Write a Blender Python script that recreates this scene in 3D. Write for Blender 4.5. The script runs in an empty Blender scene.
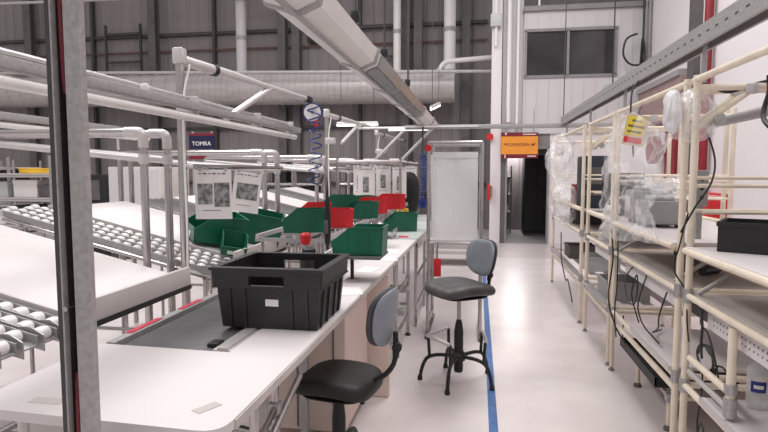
import bpy, bmesh, math, random
from mathutils import Vector, Matrix, noise
random.seed(7)
PI = math.pi
S = bpy.context.scene
COL = S.collection
V = Vector

# ------------------------------------------------------------------ materials
def mat(name, rgb, rough=.5, metal=0., var=.06, scale=6., bump=0., bscale=40., emit=0., alpha=1., trans=0., spec=.5, rgb2=None, stretch=None):
    m = bpy.data.materials.new(name); m.use_nodes = True
    nt = m.node_tree; b = nt.nodes['Principled BSDF']
    lin = lambda c: tuple((x/255/12.92 if x/255 <= .04045 else ((x/255+.055)/1.055)**2.4) for x in c)
    c = lin(rgb)
    tc = nt.nodes.new('ShaderNodeTexCoord')
    mp = nt.nodes.new('ShaderNodeMapping')
    nt.links.new(tc.outputs['Object'], mp.inputs['Vector'])
    if stretch: mp.inputs['Scale'].default_value = stretch
    nz = nt.nodes.new('ShaderNodeTexNoise'); nz.inputs['Scale'].default_value = scale; nz.inputs['Detail'].default_value = 5
    nt.links.new(mp.outputs['Vector'], nz.inputs['Vector'])
    rp = nt.nodes.new('ShaderNodeValToRGB')
    if rgb2: d = lin(rgb2)
    else: d = tuple(x*(1-2.2*var) for x in c)
    rp.color_ramp.elements[0].position = .32; rp.color_ramp.elements[1].position = .62
    rp.color_ramp.elements[0].color = (*d, 1); rp.color_ramp.elements[1].color = (*[min(1, x*(1+var*.5)) for x in c], 1)
    nt.links.new(nz.outputs['Fac'], rp.inputs['Fac'])
    nt.links.new(rp.outputs['Color'], b.inputs['Base Color'])
    b.inputs['Roughness'].default_value = rough; b.inputs['Metallic'].default_value = metal
    b.inputs['Specular IOR Level'].default_value = spec
    b.inputs['Alpha'].default_value = alpha
    b.inputs['Transmission Weight'].default_value = trans
    if emit:
        b.inputs['Emission Color'].default_value = (*c, 1); b.inputs['Emission Strength'].default_value = emit
    if bump:
        n2 = nt.nodes.new('ShaderNodeTexNoise'); n2.inputs['Scale'].default_value = bscale; n2.inputs['Detail'].default_value = 4
        nt.links.new(mp.outputs['Vector'], n2.inputs['Vector'])
        bp = nt.nodes.new('ShaderNodeBump'); bp.inputs['Strength'].default_value = bump; bp.inputs['Distance'].default_value = .01
        nt.links.new(n2.outputs['Fac'], bp.inputs['Height']); nt.links.new(bp.outputs['Normal'], b.inputs['Normal'])
    return m

def film(name, a=.45, rgb=(230, 230, 232), rough=.25, mode=0):
    # thin plastic film: mode 1 adds thin whiter, more opaque lines that follow the noise
    m = bpy.data.materials.new(name); m.use_nodes = True
    nt = m.node_tree; b = nt.nodes['Principled BSDF']
    b.inputs['Base Color'].default_value = (*[(x/255)**2.2 for x in rgb], 1)
    b.inputs['Roughness'].default_value = rough; b.inputs['Specular IOR Level'].default_value = .9
    n = nt.nodes.new('ShaderNodeTexNoise'); n.inputs['Scale'].default_value = 3.2; n.inputs['Detail'].default_value = 3
    tc = nt.nodes.new('ShaderNodeTexCoord'); nt.links.new(tc.outputs['Object'], n.inputs['Vector'])
    rp = nt.nodes.new('ShaderNodeValToRGB'); e = rp.color_ramp.elements
    if mode:
        e[0].position = .40; e[0].color = (a, a, a, 1); e[1].position = .60; e[1].color = (a, a, a, 1)
        for q, vv in ((.455, a), (.49, .48), (.505, .42), (.54, a+.05)):
            x = e.new(q); x.color = (vv, vv, vv, 1)
    else:
        e[0].color = (a-.04,)*3+(1,); e[1].color = (a+.04,)*3+(1,)
    nt.links.new(n.outputs['Fac'], rp.inputs['Fac']); nt.links.new(rp.outputs['Color'], b.inputs['Alpha'])
    return m

M = dict(
 floor=mat('floor_epoxy', (224, 215, 214), .28, var=.035, scale=2.2, rgb2=(214, 204, 203)),
 clad=mat('grey_cladding', (140, 132, 132), .6, var=.05, scale=1.5, stretch=(3, 3, .3)),
 steel_dark=mat('dark_steel', (70, 66, 67), .6, var=.1),
 steel_mid=mat('mid_steel', (98, 93, 93), .55, var=.1),
 white_wall=mat('white_wall', (226, 219, 221), .7, var=.02, scale=.8),
 cabin=mat('cabin_panel', (205, 200, 202), .5, var=.02, scale=1.),
 glass_dark=mat('dark_window_glass', (62, 60, 62), .08, var=.25, scale=1.3),
 frame_grey=mat('frame_grey', (140, 136, 138), .5),
 galv=mat('galvanised', (178, 176, 176), .42, .55, var=.07, scale=60, bump=.05),
 galv_dull=mat('dull_galvanised', (168, 165, 164), .55, .2, var=.08, scale=70, bump=.05, bscale=90),
 chrome=mat('bright_pipe', (182, 177, 176), .22, .92, var=.04, scale=5),
 alu=mat('aluminium', (204, 199, 198), .36, .35, var=.03, scale=8),
 white_paint=mat('white_lamp_body', (232, 228, 226), .4, var=.02),
 lam=mat('white_laminate', (217, 211, 210), .5, var=.02, scale=1.6, rgb2=(210, 202, 201), spec=.25),
 lam_edge=mat('laminate_edge', (196, 187, 182), .5, var=.06),
 lip=mat('grey_white_lip', (196, 189, 187), .5, var=.03),
 duct=mat('duct_metal', (196, 190, 188), .42, .3, var=.06, scale=4, stretch=(.4, 3, 3)),
 rubber=mat('black_rubber', (30, 28, 30), .6, var=.15),
 belt=mat('grey_belt', (96, 93, 95), .5, var=.06, scale=9, rgb2=(84, 82, 84)),
 crate=mat('black_plastic', (36, 34, 37), .42, var=.12, scale=12, bump=.03),
 black=mat('black_matte', (24, 23, 25), .5, var=.15),
 seat_black=mat('black_vinyl_seat', (30, 28, 29), .55, var=.1, bump=.1, bscale=90),
 char=mat('charcoal_seat', (74, 71, 72), .5, var=.14, scale=14, bump=.1, bscale=60),
 pad=mat('blue_grey_plastic', (136, 141, 150), .45, var=.09, scale=7),
 pad_dark=mat('dark_grey_cushion', (70, 71, 76), .6, var=.08),
 green=mat('green_plastic', (14, 96, 72), .4, var=.1, scale=5),
 red=mat('red_plastic', (208, 30, 40), .4, var=.06),
 red_tape=mat('red_tape', (205, 50, 80), .5, var=.1),
 red_dark=mat('dark_red_paint', (135, 28, 38), .45, var=.08),
 red_bright=mat('bright_red_paint', (196, 28, 34), .45, var=.05),
 maroon=mat('maroon_cable', (108, 20, 38), .5),
 mauve=mat('dusty_pink_panel', (160, 135, 134), .7, var=.05),
 cream=mat('cream_pipe', (233, 219, 200), .36, var=.05, scale=9),
 cream_wood=mat('beige_board', (214, 196, 176), .6, var=.06),
 ped=mat('pinkish_white_board', (226, 206, 196), .6, var=.04, scale=3),
 grey_top=mat('grey_worktop', (168, 160, 157), .55, var=.07, scale=5),
 perf=mat('pale_panel', (214, 208, 208), .5, var=.03),
 blue=mat('blue_tape', (76, 112, 164), .5, var=.1, scale=9),
 blue_hose=mat('blue_hose', (38, 58, 128), .35, var=.08),
 cable=mat('black_cable', (34, 31, 32), .5, var=.1),
 cable_grey=mat('grey_cable', (150, 146, 142), .5),
 paper=mat('paper', (236, 232, 230), .6, var=.02),
 photo_grey=mat('printed_photo', (150, 150, 150), .6, var=.5, scale=26, rgb2=(55, 58, 56)),
 ink=mat('ink', (70, 68, 70), .6),
 yellow=mat('yellow_sheet', (232, 208, 62), .5, var=.04),
 yellow_thing=mat('yellow_plastic', (220, 176, 50), .5),
 orange=mat('orange_sign', (236, 150, 50), .5, var=.03),
 ink_brown=mat('dark_brown_lettering', (98, 40, 22), .5),
 sign_maroon=mat('maroon_sign', (120, 18, 34), .5),
 navy=mat('navy_sign', (22, 22, 62), .4),
 lit=mat('lit_tube', (255, 250, 244), .5, emit=2.4),
 lit_soft=mat('lit_tube_soft', (255, 250, 244), .5, emit=1.2),
 smoke_glass=mat('grey_lamp_cover', (136, 140, 138), .2, var=.03),
 bottle=film('clear_bottle', .42, (225, 228, 230), .08, 0),
 film=film('clear_wrap', .20, (240, 238, 239), .16, 1),
 film_thick=film('milky_sheet', .80, (232, 230, 233), .3, 0),
 tray=film('clear_tray', .5, (205, 208, 208), .2),
 cap_blue=mat('blue_cap', (40, 52, 130), .4),
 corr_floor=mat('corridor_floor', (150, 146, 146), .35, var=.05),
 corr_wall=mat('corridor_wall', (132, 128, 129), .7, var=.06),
 pale_machine=mat('pale_machine', (206, 198, 194), .5, var=.03),
 grey_machine=mat('grey_machine', (150, 148, 150), .5, var=.05),
 light_grey=mat('light_grey_plate', (188, 192, 190), .45, var=.04),
)

# ------------------------------------------------------------------ mesh builder
class MB:
    def __init__(s): s.b = bmesh.new()
    def box(s, c, d, rz=0, rx=0, ry=0, bev=0, seg=2):
        R = Matrix.Rotation(rz, 4, 'Z') @ Matrix.Rotation(ry, 4, 'Y') @ Matrix.Rotation(rx, 4, 'X')
        r = bmesh.ops.create_cube(s.b, size=1., matrix=Matrix.Translation(c) @ R @ Matrix.Diagonal((*d, 1)))
        if bev:
            es = list({e for v in r['verts'] for e in v.link_edges})
            bmesh.ops.bevel(s.b, geom=es, offset=bev, segments=seg, affect='EDGES', profile=.5)
        return s
    def mm(s, x0, x1, y0, y1, z0, z1, bev=0):
        return s.box(((x0+x1)/2, (y0+y1)/2, (z0+z1)/2), (abs(x1-x0), abs(y1-y0), abs(z1-z0)), bev=bev)
    def tube(s, pts, r, n=10, fil=0, closed=False, cap=True):
        pts = [V(p) for p in pts]
        if fil and len(pts) > 2:
            q = [pts[0]]
            for i in range(1, len(pts)-1):
                a, p, c = pts[i-1], pts[i], pts[i+1]
                f = min(fil, (a-p).length*.49, (c-p).length*.49)
                p0 = p+(a-p).normalized()*f; p1 = p+(c-p).normalized()*f
                for k in range(6):
                    t = k/5; q.append(p0*(1-t)**2 + p*2*t*(1-t) + p1*t*t)
            q.append(pts[-1]); pts = q
        rr = r if isinstance(r, (list, tuple)) else None
        rings = []; up = None
        N = len(pts)
        for i, p in enumerate(pts):
            t = ((pts[min(i+1, N-1)]-pts[max(i-1, 0)])).normalized()
            if up is None:
                up = V((0, 0, 1)) if abs(t.z) < .9 else V((1, 0, 0))
            x = up.cross(t)
            if x.length < 1e-6: x = V((1, 0, 0)).cross(t)
            x.normalize(); y = t.cross(x).normalized(); up = y
            rad = rr[i] if rr else r
            rings.append([s.b.verts.new(p + x*math.cos(2*PI*k/n)*rad + y*math.sin(2*PI*k/n)*rad) for k in range(n)])
        for a, c in zip(rings, rings[1:]):
            for k in range(n): s.b.faces.new((a[k], a[(k+1) % n], c[(k+1) % n], c[k]))
        if cap:
            s.b.faces.new(rings[0][::-1]); s.b.faces.new(rings[-1])
        return s
    def lathe(s, c, prof, n=16, M4=None):
        c = V(c); rings = []
        for r, z in prof:
            ring = []
            for k in range(n):
                p = V((r*math.cos(2*PI*k/n), r*math.sin(2*PI*k/n), z))
                if M4 is not None: p = M4 @ p
                ring.append(s.b.verts.new(c+p))
            rings.append(ring)
        for a, d in zip(rings, rings[1:]):
            for k in range(n): s.b.faces.new((a[k], a[(k+1) % n], d[(k+1) % n], d[k]))
        s.b.faces.new(rings[0][::-1]); s.b.faces.new(rings[-1])
        return s
    def prism(s, poly, off):           # poly = list of 3D points, extruded by vector off
        off = V(off)
        a = [s.b.verts.new(V(p)) for p in poly]; c = [s.b.verts.new(V(p)+off) for p in poly]
        n = len(poly)
        s.b.faces.new(a); s.b.faces.new(c[::-1])
        for k in range(n): s.b.faces.new((a[(k+1) % n], a[k], c[k], c[(k+1) % n]))
        return s
    def grid(s, fn, nu, nv):
        g = [[s.b.verts.new(V(fn(i/nu, j/nv))) for j in range(nv+1)] for i in range(nu+1)]
        for i in range(nu):
            for j in range(nv): s.b.faces.new((g[i][j], g[i+1][j], g[i+1][j+1], g[i][j+1]))
        return s
    def cushion(s, c, U, Vv, N, w, h, t, ex=3.2, bow=0., bowv=0., taper=0., n=40, rings=8, rise=0., flat=5):
        c, U, Vv, N = V(c), V(U).normalized(), V(Vv).normalized(), V(N).normalized()
        def P(sv, a, sg):
            ca, sa = math.cos(a), math.sin(a)
            rr = 1/((abs(ca)**ex + abs(sa)**ex)**(1/ex))
            x = sv*rr*ca; y = sv*rr*sa
            th = t/2*(max(0, 1-sv**flat))**.5
            xx = x*(1+taper*y)*w/2
            return c + U*xx + Vv*(y*h/2) + N*(sg*th + bow*x*x + bowv*y*y + rise*y)
        lay = []
        for sg, seq in ((1, range(1, rings+1)), (-1, range(rings-1, 0, -1))):
            for k in seq:
                sv = math.sin(k/rings*PI/2)
                lay.append([s.b.verts.new(P(sv, 2*PI*j/n, sg)) for j in range(n)])
        for a, d in zip(lay, lay[1:]):
            for j in range(n): s.b.faces.new((a[j], a[(j+1) % n], d[(j+1) % n], d[j]))
        for ring, sg in ((lay[0], 1), (lay[-1], -1)):
            v = s.b.verts.new(P(0, 0, sg))
            for j in range(n): s.b.faces.new((ring[j], ring[(j+1) % n], v))
        return s
    def obj(s, name, m, parent=None, flat=False):
        bmesh.ops.recalc_face_normals(s.b, faces=s.b.faces)
        for f in s.b.faces: f.smooth = not flat
        for e in s.b.edges:
            if len(e.link_faces) == 2 and e.calc_face_angle(0) > .6: e.smooth = False
        off = V((0, 0, 0)); p = parent
        while p is not None: off = off + p.location; p = p.parent
        bmesh.ops.translate(s.b, verts=s.b.verts, vec=-off)
        me = bpy.data.meshes.new(name); s.b.to_mesh(me); s.b.free()
        me.materials.append(M[m] if isinstance(m, str) else m)
        o = bpy.data.objects.new(name, me); COL.objects.link(o)
        if parent: o.parent = parent
        return o

def tag(o, label, cat, group=None, kind=None):
    o['label'] = label; o['category'] = cat
    if group: o['group'] = group
    if kind: o['kind'] = kind
    return o
def thing(name, label, cat, loc=(0, 0, 0), group=None):
    o = bpy.data.objects.new(name, None); COL.objects.link(o); o.location = loc; o.empty_display_size = .1
    return tag(o, label, cat, group)
def struct(o, label=None):
    o['kind'] = 'structure'
    if label: o['label'] = label
    return o
def solo(mb, name, m, label, cat, org=None, group=None):      # a thing that is one mesh, its origin at org
    bm = mb.b
    o = mb.obj(name, m)
    if org is None:
        xs = [v.co for v in o.data.vertices]
        org = V((sum(v.x for v in xs)/len(xs), sum(v.y for v in xs)/len(xs), min(v.z for v in xs)))
    org = V(org)
    o.data.transform(Matrix.Translation(-org)); o.location = org
    return tag(o, label, cat, group)
def dup(root, loc, rz=0., label=None, group=None):
    def cp(o, par):
        c = o.copy(); COL.objects.link(c); c.parent = par
        for ch in list(o.children): cp(ch, c)
        return c
    r = cp(root, None); r.location = loc; r.rotation_euler = (0, 0, rz)
    if label: r['label'] = label
    if group: r['group'] = group
    return r
def smooth(pts, k=6):                                           # Catmull-Rom
    pts = [V(p) for p in pts]; P = [pts[0]] + pts + [pts[-1]]; out = []
    for i in range(1, len(P)-2):
        a, b, c, d = P[i-1], P[i], P[i+1], P[i+2]
        for j in range(k):
            t = j/k
            out.append(.5*((2*b) + (c-a)*t + (2*a-5*b+4*c-d)*t*t + (3*b-a-3*c+d)*t**3))
    out.append(pts[-1]); return out
def text(name, body, size, loc, rot, m, parent, align='CENTER', sx=1.):
    cu = bpy.data.curves.new(name, 'FONT'); cu.body = body; cu.size = size; cu.align_x = align; cu.align_y = 'CENTER'; cu.extrude = .001
    tmp = bpy.data.objects.new(name, cu); COL.objects.link(tmp); bpy.context.view_layer.update()
    me = bpy.data.meshes.new_from_object(tmp.evaluated_get(bpy.context.evaluated_depsgraph_get()))
    bpy.data.objects.remove(tmp); bpy.data.curves.remove(cu)
    me.materials.clear(); me.materials.append(M[m])
    o = bpy.data.objects.new(name, me); COL.objects.link(o)
    off = V((0, 0, 0)); p = parent
    while p is not None: off = off + p.location; p = p.parent
    o.parent = parent; o.location = V(loc)-off; o.rotation_euler = rot; o.scale = (sx, 1, 1)
    return o
def pattern(mb, m, o):                 # surface pattern: goes into the mesh of the part it lies on
    tmp = mb.obj('tmp', m, o.parent); n0 = len(o.data.materials)
    o.data.materials.append(M[m] if isinstance(m, str) else m)
    b = bmesh.new(); b.from_mesh(o.data); k = len(b.faces); b.from_mesh(tmp.data); b.faces.ensure_lookup_table()
    for f in b.faces[k:]: f.material_index = n0
    b.to_mesh(o.data); b.free(); me = tmp.data; bpy.data.objects.remove(tmp); bpy.data.meshes.remove(me)

# ------------------------------------------------------------------ camera
H = 1.55
cam = bpy.data.objects.new('camera', bpy.data.cameras.new('camera')); COL.objects.link(cam)
cam.data.sensor_width = 36; cam.data.lens = 560/768*36; cam.data.clip_end = 100
P_, W_ = math.radians(4.5), math.radians(9.5)
cam.location = (0, 0, H); cam.rotation_euler = (PI/2-P_, 0, W_)
S.camera = cam

# ------------------------------------------------------------------ setting
struct(MB().mm(-22, 5, -3, 22, -.1, 0).obj('floor', 'floor'))
struct(MB().mm(.3, 3.4, 10.3, 12.38, 0, .003).obj('floor_patch', mat('grey_floor_patch', (196, 186, 184), .35, var=.04)))
b = MB(); x = -22.; YB = 15.3
while x < 1.4:                                                  # trapezoid ribbed cladding
    b.prism([(x, YB, 0), (x+.2, YB, 0), (x+.225, YB-.018, 0), (x+.275, YB-.018, 0), (x+.3, YB, 0), (x+.3, YB+.1, 0), (x, YB+.1, 0)], (0, 0, 9))
    x += .3
struct(b.obj('wall_back', 'clad'))
struct(MB().mm(3.4, 3.6, -3, 12.4, 0, 9).obj('wall_right', 'white_wall'))
# horizontal girts and columns of the back wall
n = 0
def trim(mb, m):
    global n
    n += 1
    return struct(mb.obj('trim_%d' % n, m))
for z, h in ((5.42, .085), (2.75, .08), (1.2, .08)):
    trim(MB().mm(-22, .2, 15.16, 15.26, z, z+h), 'steel_dark')
trim(MB().tube([(-22, 15.18, 5.0), (.2, 15.18, 5.0)], .03, 8), mat('rust_pipe', (112, 84, 78), .6))
for i, cx in enumerate((-13.2, -9.2, -5.35, -4.95, -1.95, -1.6, -.35)):
    b = MB(); w = .11
    b.mm(cx-w, cx+w, 14.95, 14.97, 0, 9).mm(cx-w, cx+w, 15.14, 15.16, 0, 9).mm(cx-.01, cx+.01, 14.97, 15.14, 0, 9)
    o = b.obj('column', 'steel_mid'); struct(o)
for cx in (-15.5, -11.2, -7.4, -3.2):
    b = MB(); b.mm(cx-.04, cx+.04, 15.1, 15.24, 0, 9); struct(b.obj('column', 'steel_dark'))

# office cabin above the corridor door
YC = 12.4
wx0, wx1, wz0, wz1 = .97, 2.76, 3.56, 4.50
b = MB()
for (a, c, d, e) in ((.92, wx0, 2.47, 4.9), (wx1, 3.4, 2.47, 4.9), (wx0, wx1, 2.47, wz0), (wx0, wx1, wz1, 4.9)):
    b.mm(a, c, YC, YC+.1, d, e)
xx = .95
while xx < 3.4:
    lo = 2.47
    if wx0-.03 < xx < wx1+.03: b.mm(xx, xx+.02, YC-.012, YC, lo, wz0-.04); b.mm(xx, xx+.02, YC-.012, YC, wz1+.04, 4.9)
    else: b.mm(xx, xx+.02, YC-.012, YC, lo, 4.9)
    xx += .235
struct(b.obj('wall_cabin', 'cabin'))
win = bpy.data.objects.new('window_1', None); COL.objects.link(win); win.location = ((wx0+wx1)/2, YC, wz0); struct(win)
b = MB()
b.mm(wx0-.04, wx1+.04, YC-.03, YC+.05, wz0-.04, wz0+.02).mm(wx0-.04, wx1+.04, YC-.03, YC+.05, wz1-.02, wz1+.04)
for q in (wx0-.01, wx0+.85, wx1+.01): b.mm(q-.025, q+.025, YC-.03, YC+.05, wz0, wz1)
b.obj('window_frame', 'frame_grey', win)
MB().mm(wx0, wx1, YC+.02, YC+.03, wz0, wz1).obj('pane', 'glass_dark', win)
trim(MB().mm(.9, 3.4, YC-.08, YC+.12, 4.9, 5.0), 'frame_grey')
trim(MB().mm(.92, 3.4, YC-.05, YC+.1, 2.36, 2.47), 'cabin')
trim(MB().mm(.9, 3.4, YC+.3, YC+.4, 5.0, 7.5), 'steel_mid')
trim(MB().mm(1.2, 1.24, YC-.02, YC+.02, 5.0, 7.5), 'white_paint')
# white corner column and cladding beside the door
struct(MB().mm(.26, .48, YC-.02, YC+.4, 0, 5.6, bev=.01).obj('column', 'white_wall'))
b = MB().mm(.48, .92, YC+.12, YC+.2, 2.36, 7)
for q in (.55, .66, .77, .88): b.mm(q, q+.03, YC+.1, YC+.12, 2.36, 7)
struct(b.obj('wall_corner', 'cabin'))
for i, (q, r, z0, z1) in enumerate(((.34, .035, 4.2, 8), (.62, .045, 2.6, 8), (.8, .03, 2.5, 8))):
    tag(MB().tube([(q, YC-.08, z0), (q, YC-.08, z1)], r, 10).obj('conduit_pipe', 'white_paint'),
        ('white vertical pipe above the top of the white corner column', 'thick white vertical pipe beside the cabin window, next to corner column', 'thin white vertical pipe hugging the edge of the cabin panels')[i], 'pipe', 'white pipes on the cabin corner')
tag(MB().mm(.22, .44, YC-.16, YC-.02, 4.6, 4.86, bev=.01).obj('junction_box', 'light_grey'), 'pale junction box near the top of the white corner column', 'junction box')
# wall beside the door, corridor
struct(MB().mm(1.5, 3.4, YC, YC+.1, 0, 2.4).obj('wall_front', 'white_wall'))
struct(MB().mm(.48, .6, YC-.01, YC+.15, 0, 2.4).obj('trim_jamb', 'steel_mid'))
door = bpy.data.objects.new('door_1', None); COL.objects.link(door); door.location = (1, YC, 0); struct(door)
MB().mm(.58, .62, YC-.03, YC+.12, 0, 2.08).mm(1.46, 1.5, YC-.03, YC+.12, 0, 2.08).mm(.58, 1.5, YC-.03, YC+.12, 2.04, 2.1).obj('door_frame', 'frame_grey', door)
struct(MB().mm(.6, 1.5, YC, YC+.1, 2.1, 2.4).obj('wall_lintel', 'corr_wall'))
struct(MB().mm(.3, .5, YC+.4, 20, 0, 2.5).obj('wall_corridor', 'corr_wall'))
struct(MB().mm(2.6, 2.7, YC+.1, 20, 0, 2.5).obj('wall_corridor', 'corr_wall'))
struct(MB().mm(.3, 2.7, 19.9, 20, 0, 2.5).obj('wall_corridor', 'corr_wall'))
struct(MB().mm(.3, 2.7, YC+.1, 20, 2.5, 2.6).obj('ceiling_corridor', 'corr_wall'))
struct(MB().mm(.5, 2.6, YC-.02, 19.9, 0, .004).obj('floor_corridor', 'corr_floor'))
t = thing('storage_cabinet', 'tall black cabinet standing in the dark corridor beyond the doorway', 'cabinet', (1.45, 14.4, 0))
MB().mm(1.12, 1.75, 14.1, 14.8, .06, 1.95, bev=.01).obj('body', 'black', t)
MB().mm(1.13, 1.44, 14.08, 14.1, .1, 1.9).mm(1.46, 1.74, 14.08, 14.1, .1, 1.9).obj('door', 'black', t)
MB().mm(1.12, 1.75, 14.1, 14.8, 0, .06).obj('plinth', 'steel_dark', t)
t = thing('wire_shelf', 'shelf of small white and grey parts along the corridor wall', 'shelf', (.68, 15.2, 0))
for z in (.5, .95, 1.4): MB().mm(.52, .85, 14.5, 16, z, z+.03).obj('shelf_board', 'grey_machine', t)
for q in (14.52, 15.98): MB().tube([(.83, q, 0), (.83, q, 1.7)], .02, 8).obj('post', 'galv', t)
for i, (q, z, m) in enumerate(((14.7, .53, 'white_paint'), (15.1, .53, 'grey_machine'), (14.8, .98, 'grey_machine'), (15.4, .98, 'white_paint'), (15, 1.43, 'white_paint'))):
    solo(MB().box((.67, q, z+.1), (.2, .26, .2), bev=.015), 'storage_box', m, ('white box on the lowest corridor shelf', 'grey box on the lowest corridor shelf', 'grey box on the middle corridor shelf', 'white box on the middle corridor shelf', 'white box on the top corridor shelf')[i], 'box', group='boxes on the corridor shelf')
t = thing('corridor_lamp', 'small lit lamp under the corridor ceiling', 'lamp', (.9, 15.5, 2.4))
MB().mm(.7, 1.1, 15.4, 15.6, 2.44, 2.5).obj('lamp_body', 'white_paint', t); MB().mm(.72, 1.08, 15.42, 15.58, 2.41, 2.44).obj('diffuser', 'lit', t)

# things on the back wall
tag(MB().tube([(-16, 14.4, 3.86), (-.6, 14.4, 3.70)], .42, 28).obj('ventilation_duct', 'duct'), 'big round spiral ventilation duct running along the dark back wall', 'duct')
duct = bpy.data.objects['ventilation_duct']
b = MB(); q = -15.9
while q < -.6:
    z = 3.86 - .16*(q+16)/15.4
    b.tube([(q, 14.4, z), (q+.03, 14.4, z)], .436, 28); q += .17 if q > -8 else .4
b.obj('seam_ring', 'duct', duct)
for i, (q, r, z0, lab) in enumerate(((-6.35, .14, 4.2, 'white vertical downpipe dropping to the duct behind the lamp beam'), (-2.1, .1, 4.1, 'slim white vertical downpipe between the lamp beam and the thick pipe'), (-.75, .15, 4.1, 'thick white vertical downpipe above the end of the duct'))):
    t = thing('downpipe', lab, 'pipe', (q, 14.6, z0), 'downpipes on the back wall')
    MB().tube([(q, 14.6, z0-.1), (q, 14.6, 9)], r, 16).obj('pipe', 'white_paint' if i else 'cabin', t)
    MB().tube([(q, 14.6, 5.1), (q, 14.6, 5.2)], r*1.15, 16).tube([(q, 14.6, 6.1), (q, 14.6, 6.2)], r*1.15, 16).obj('clamp', 'galv_dull', t)
tag(MB().tube([(-1., 13.9, 3.95), (-.85, 13.9, 4.22), (.3, 13.9, 4.28)], .06, 10, fil=.15).obj('elbow_pipe', 'white_paint'), 'white bent pipe stepping up from the duct end to the cabin corner', 'pipe')
tag(MB().tube([(-14, 13.7, 4.28), (.3, 13.7, 3.92)], .04, 8).obj('conduit_pipe', 'alu'), 'long thin bright pipe running along the top of the duct', 'pipe')
for i, (q, w, z0, z1) in enumerate(((-10.2, .55, 4.7, 5.6), (-2.75, .5, 4.6, 5.5))):
    t = thing('wall_ladder', ('dark ladder frame on the back wall near the overhead rails', 'dark ladder frame on the back wall beside the slim white downpipe')[i], 'ladder', (q, 15.1, z0), 'ladder frames on the back wall')
    for sx in (-w, w): MB().mm(q+sx-.03, q+sx+.03, 15.08, 15.14, z0-1, z1+.2).obj('stile', 'steel_dark', t)
    for z in (z0, z1-.1): MB().mm(q-w, q+w, 15.08, 15.13, z, z+.06).obj('rung', 'steel_dark', t)
tag(MB().tube([(-16, 14, 6.25), (-2, 14, 6.05)], .04, 8).obj('conduit_pipe', 'alu'), 'thin bright pipe high up, crossing the top left of the back wall', 'pipe')
# far lit lamps
for i, (p0, p1, lab) in enumerate((((-.95, 11.5, 2.82), (-.85, 12.4, 3.0), 'short lit lamp tube hanging below the end of the duct'), ((-3.2, 12.6, 2.62), (-2.25, 12.6, 2.62), 'lit tube lamp behind the spiral hose, low on the back wall'))):
    t = thing('strip_lamp', lab, 'lamp', p0, 'lit strip lamps near the back wall')
    a, c = V(p0), V(p1)
    MB().tube([a+V((0, 0, .04)), c+V((0, 0, .04))], .035, 8).obj('lamp_body', 'white_paint', t); MB().tube([a, c], .03, 8).obj('lamp_tube', 'lit', t)
    for s_ in (.1, .9):
        p = a.lerp(c, s_); MB().tube([p+V((0, 0, .07)), V((p.x, p.y, 9))], .006, 5).obj('hanging_wire', 'steel_dark', t)

# things on the right wall
tag(MB().mm(3.28, 3.4, 9.55, 9.8, 0, 9).obj('wall_post', 'steel_mid'), 'dark grey vertical steel post on the white wall beside the red pipe', 'post')
tag(MB().tube([(3.3, 9.05, 0), (3.3, 9.05, 9)], .06, 12).obj('fire_pipe', 'red_dark'), 'dark red vertical fire pipe on the white wall', 'pipe')
t = thing('wall_panel', 'dusty pink panel with grey top trim sloping along the white wall', 'panel', (3.3, 11, 2.3))
MB().mm(3.22, 3.4, 9.9, 12.3, 2.42, 3.12).obj('board', 'mauve', t); MB().mm(3.18, 3.4, 9.9, 12.3, 3.12, 3.22).obj('top_trim', 'galv_dull', t)
t = thing('fire_hose_reel', 'dark red round hose reel on the white wall behind the clear wrap', 'hose reel', (3.25, 11.0, 1.95))
MB().tube([(3.2, 11, 1.95), (3.4, 11, 1.95)], .1, 16).obj('hub', 'steel_dark', t)
MB().tube([(3.1, 11, 1.95), (3.24, 11, 1.95)], .25, 24).obj('reel', 'red_dark', t)
tag(MB().mm(3.2, 3.4, 9.95, 10.5, 1.35, 2.35, bev=.01).obj('fire_cabinet', 'red_dark'), 'tall dark red cabinet on the white wall behind the double cream post', 'cabinet')
tag(MB().mm(3.2, 3.4, 8.35, 9.0, .86, 1.25, bev=.01).obj('fire_box', 'red_bright'), 'bright red box on the white wall above the dark tray', 'box')
tag(MB().mm(3.385, 3.4, 9.05+.25, 9.05+.6, 2.95, 3.5).obj('wall_notice', 'lip'), 'small faded notice on the white wall beside the red pipe', 'notice')
tag(MB().mm(3.3, 3.4, 5.6, 6.9, .3, 1.35, bev=.01).obj('wall_cabinet', 'pale_machine'), 'pale flat cabinet on the white wall behind the black box', 'cabinet')
for i, (q, r) in enumerate(((3.36, .04), (3.29, .02), (3.24, .02))):
    tag(MB().tube([(q, 12.2, 3.6), (q, 12.2, 8)], r, 8).obj('cable_conduit', ('frame_grey', 'cable_grey', 'cable')[i]), ('thick grey conduit dropping down the cabin corner', 'thin grey cable beside the conduit on the cabin corner', 'thin black cable beside the conduit on the cabin corner')[i], 'conduit', 'conduits on the cabin corner')

# floor tape
tag(MB().mm(.085, .14, 1.2, 11.5, 0, .002).obj('floor_tape', 'blue'), 'blue tape line running along the white floor past the stool', 'tape')


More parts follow.
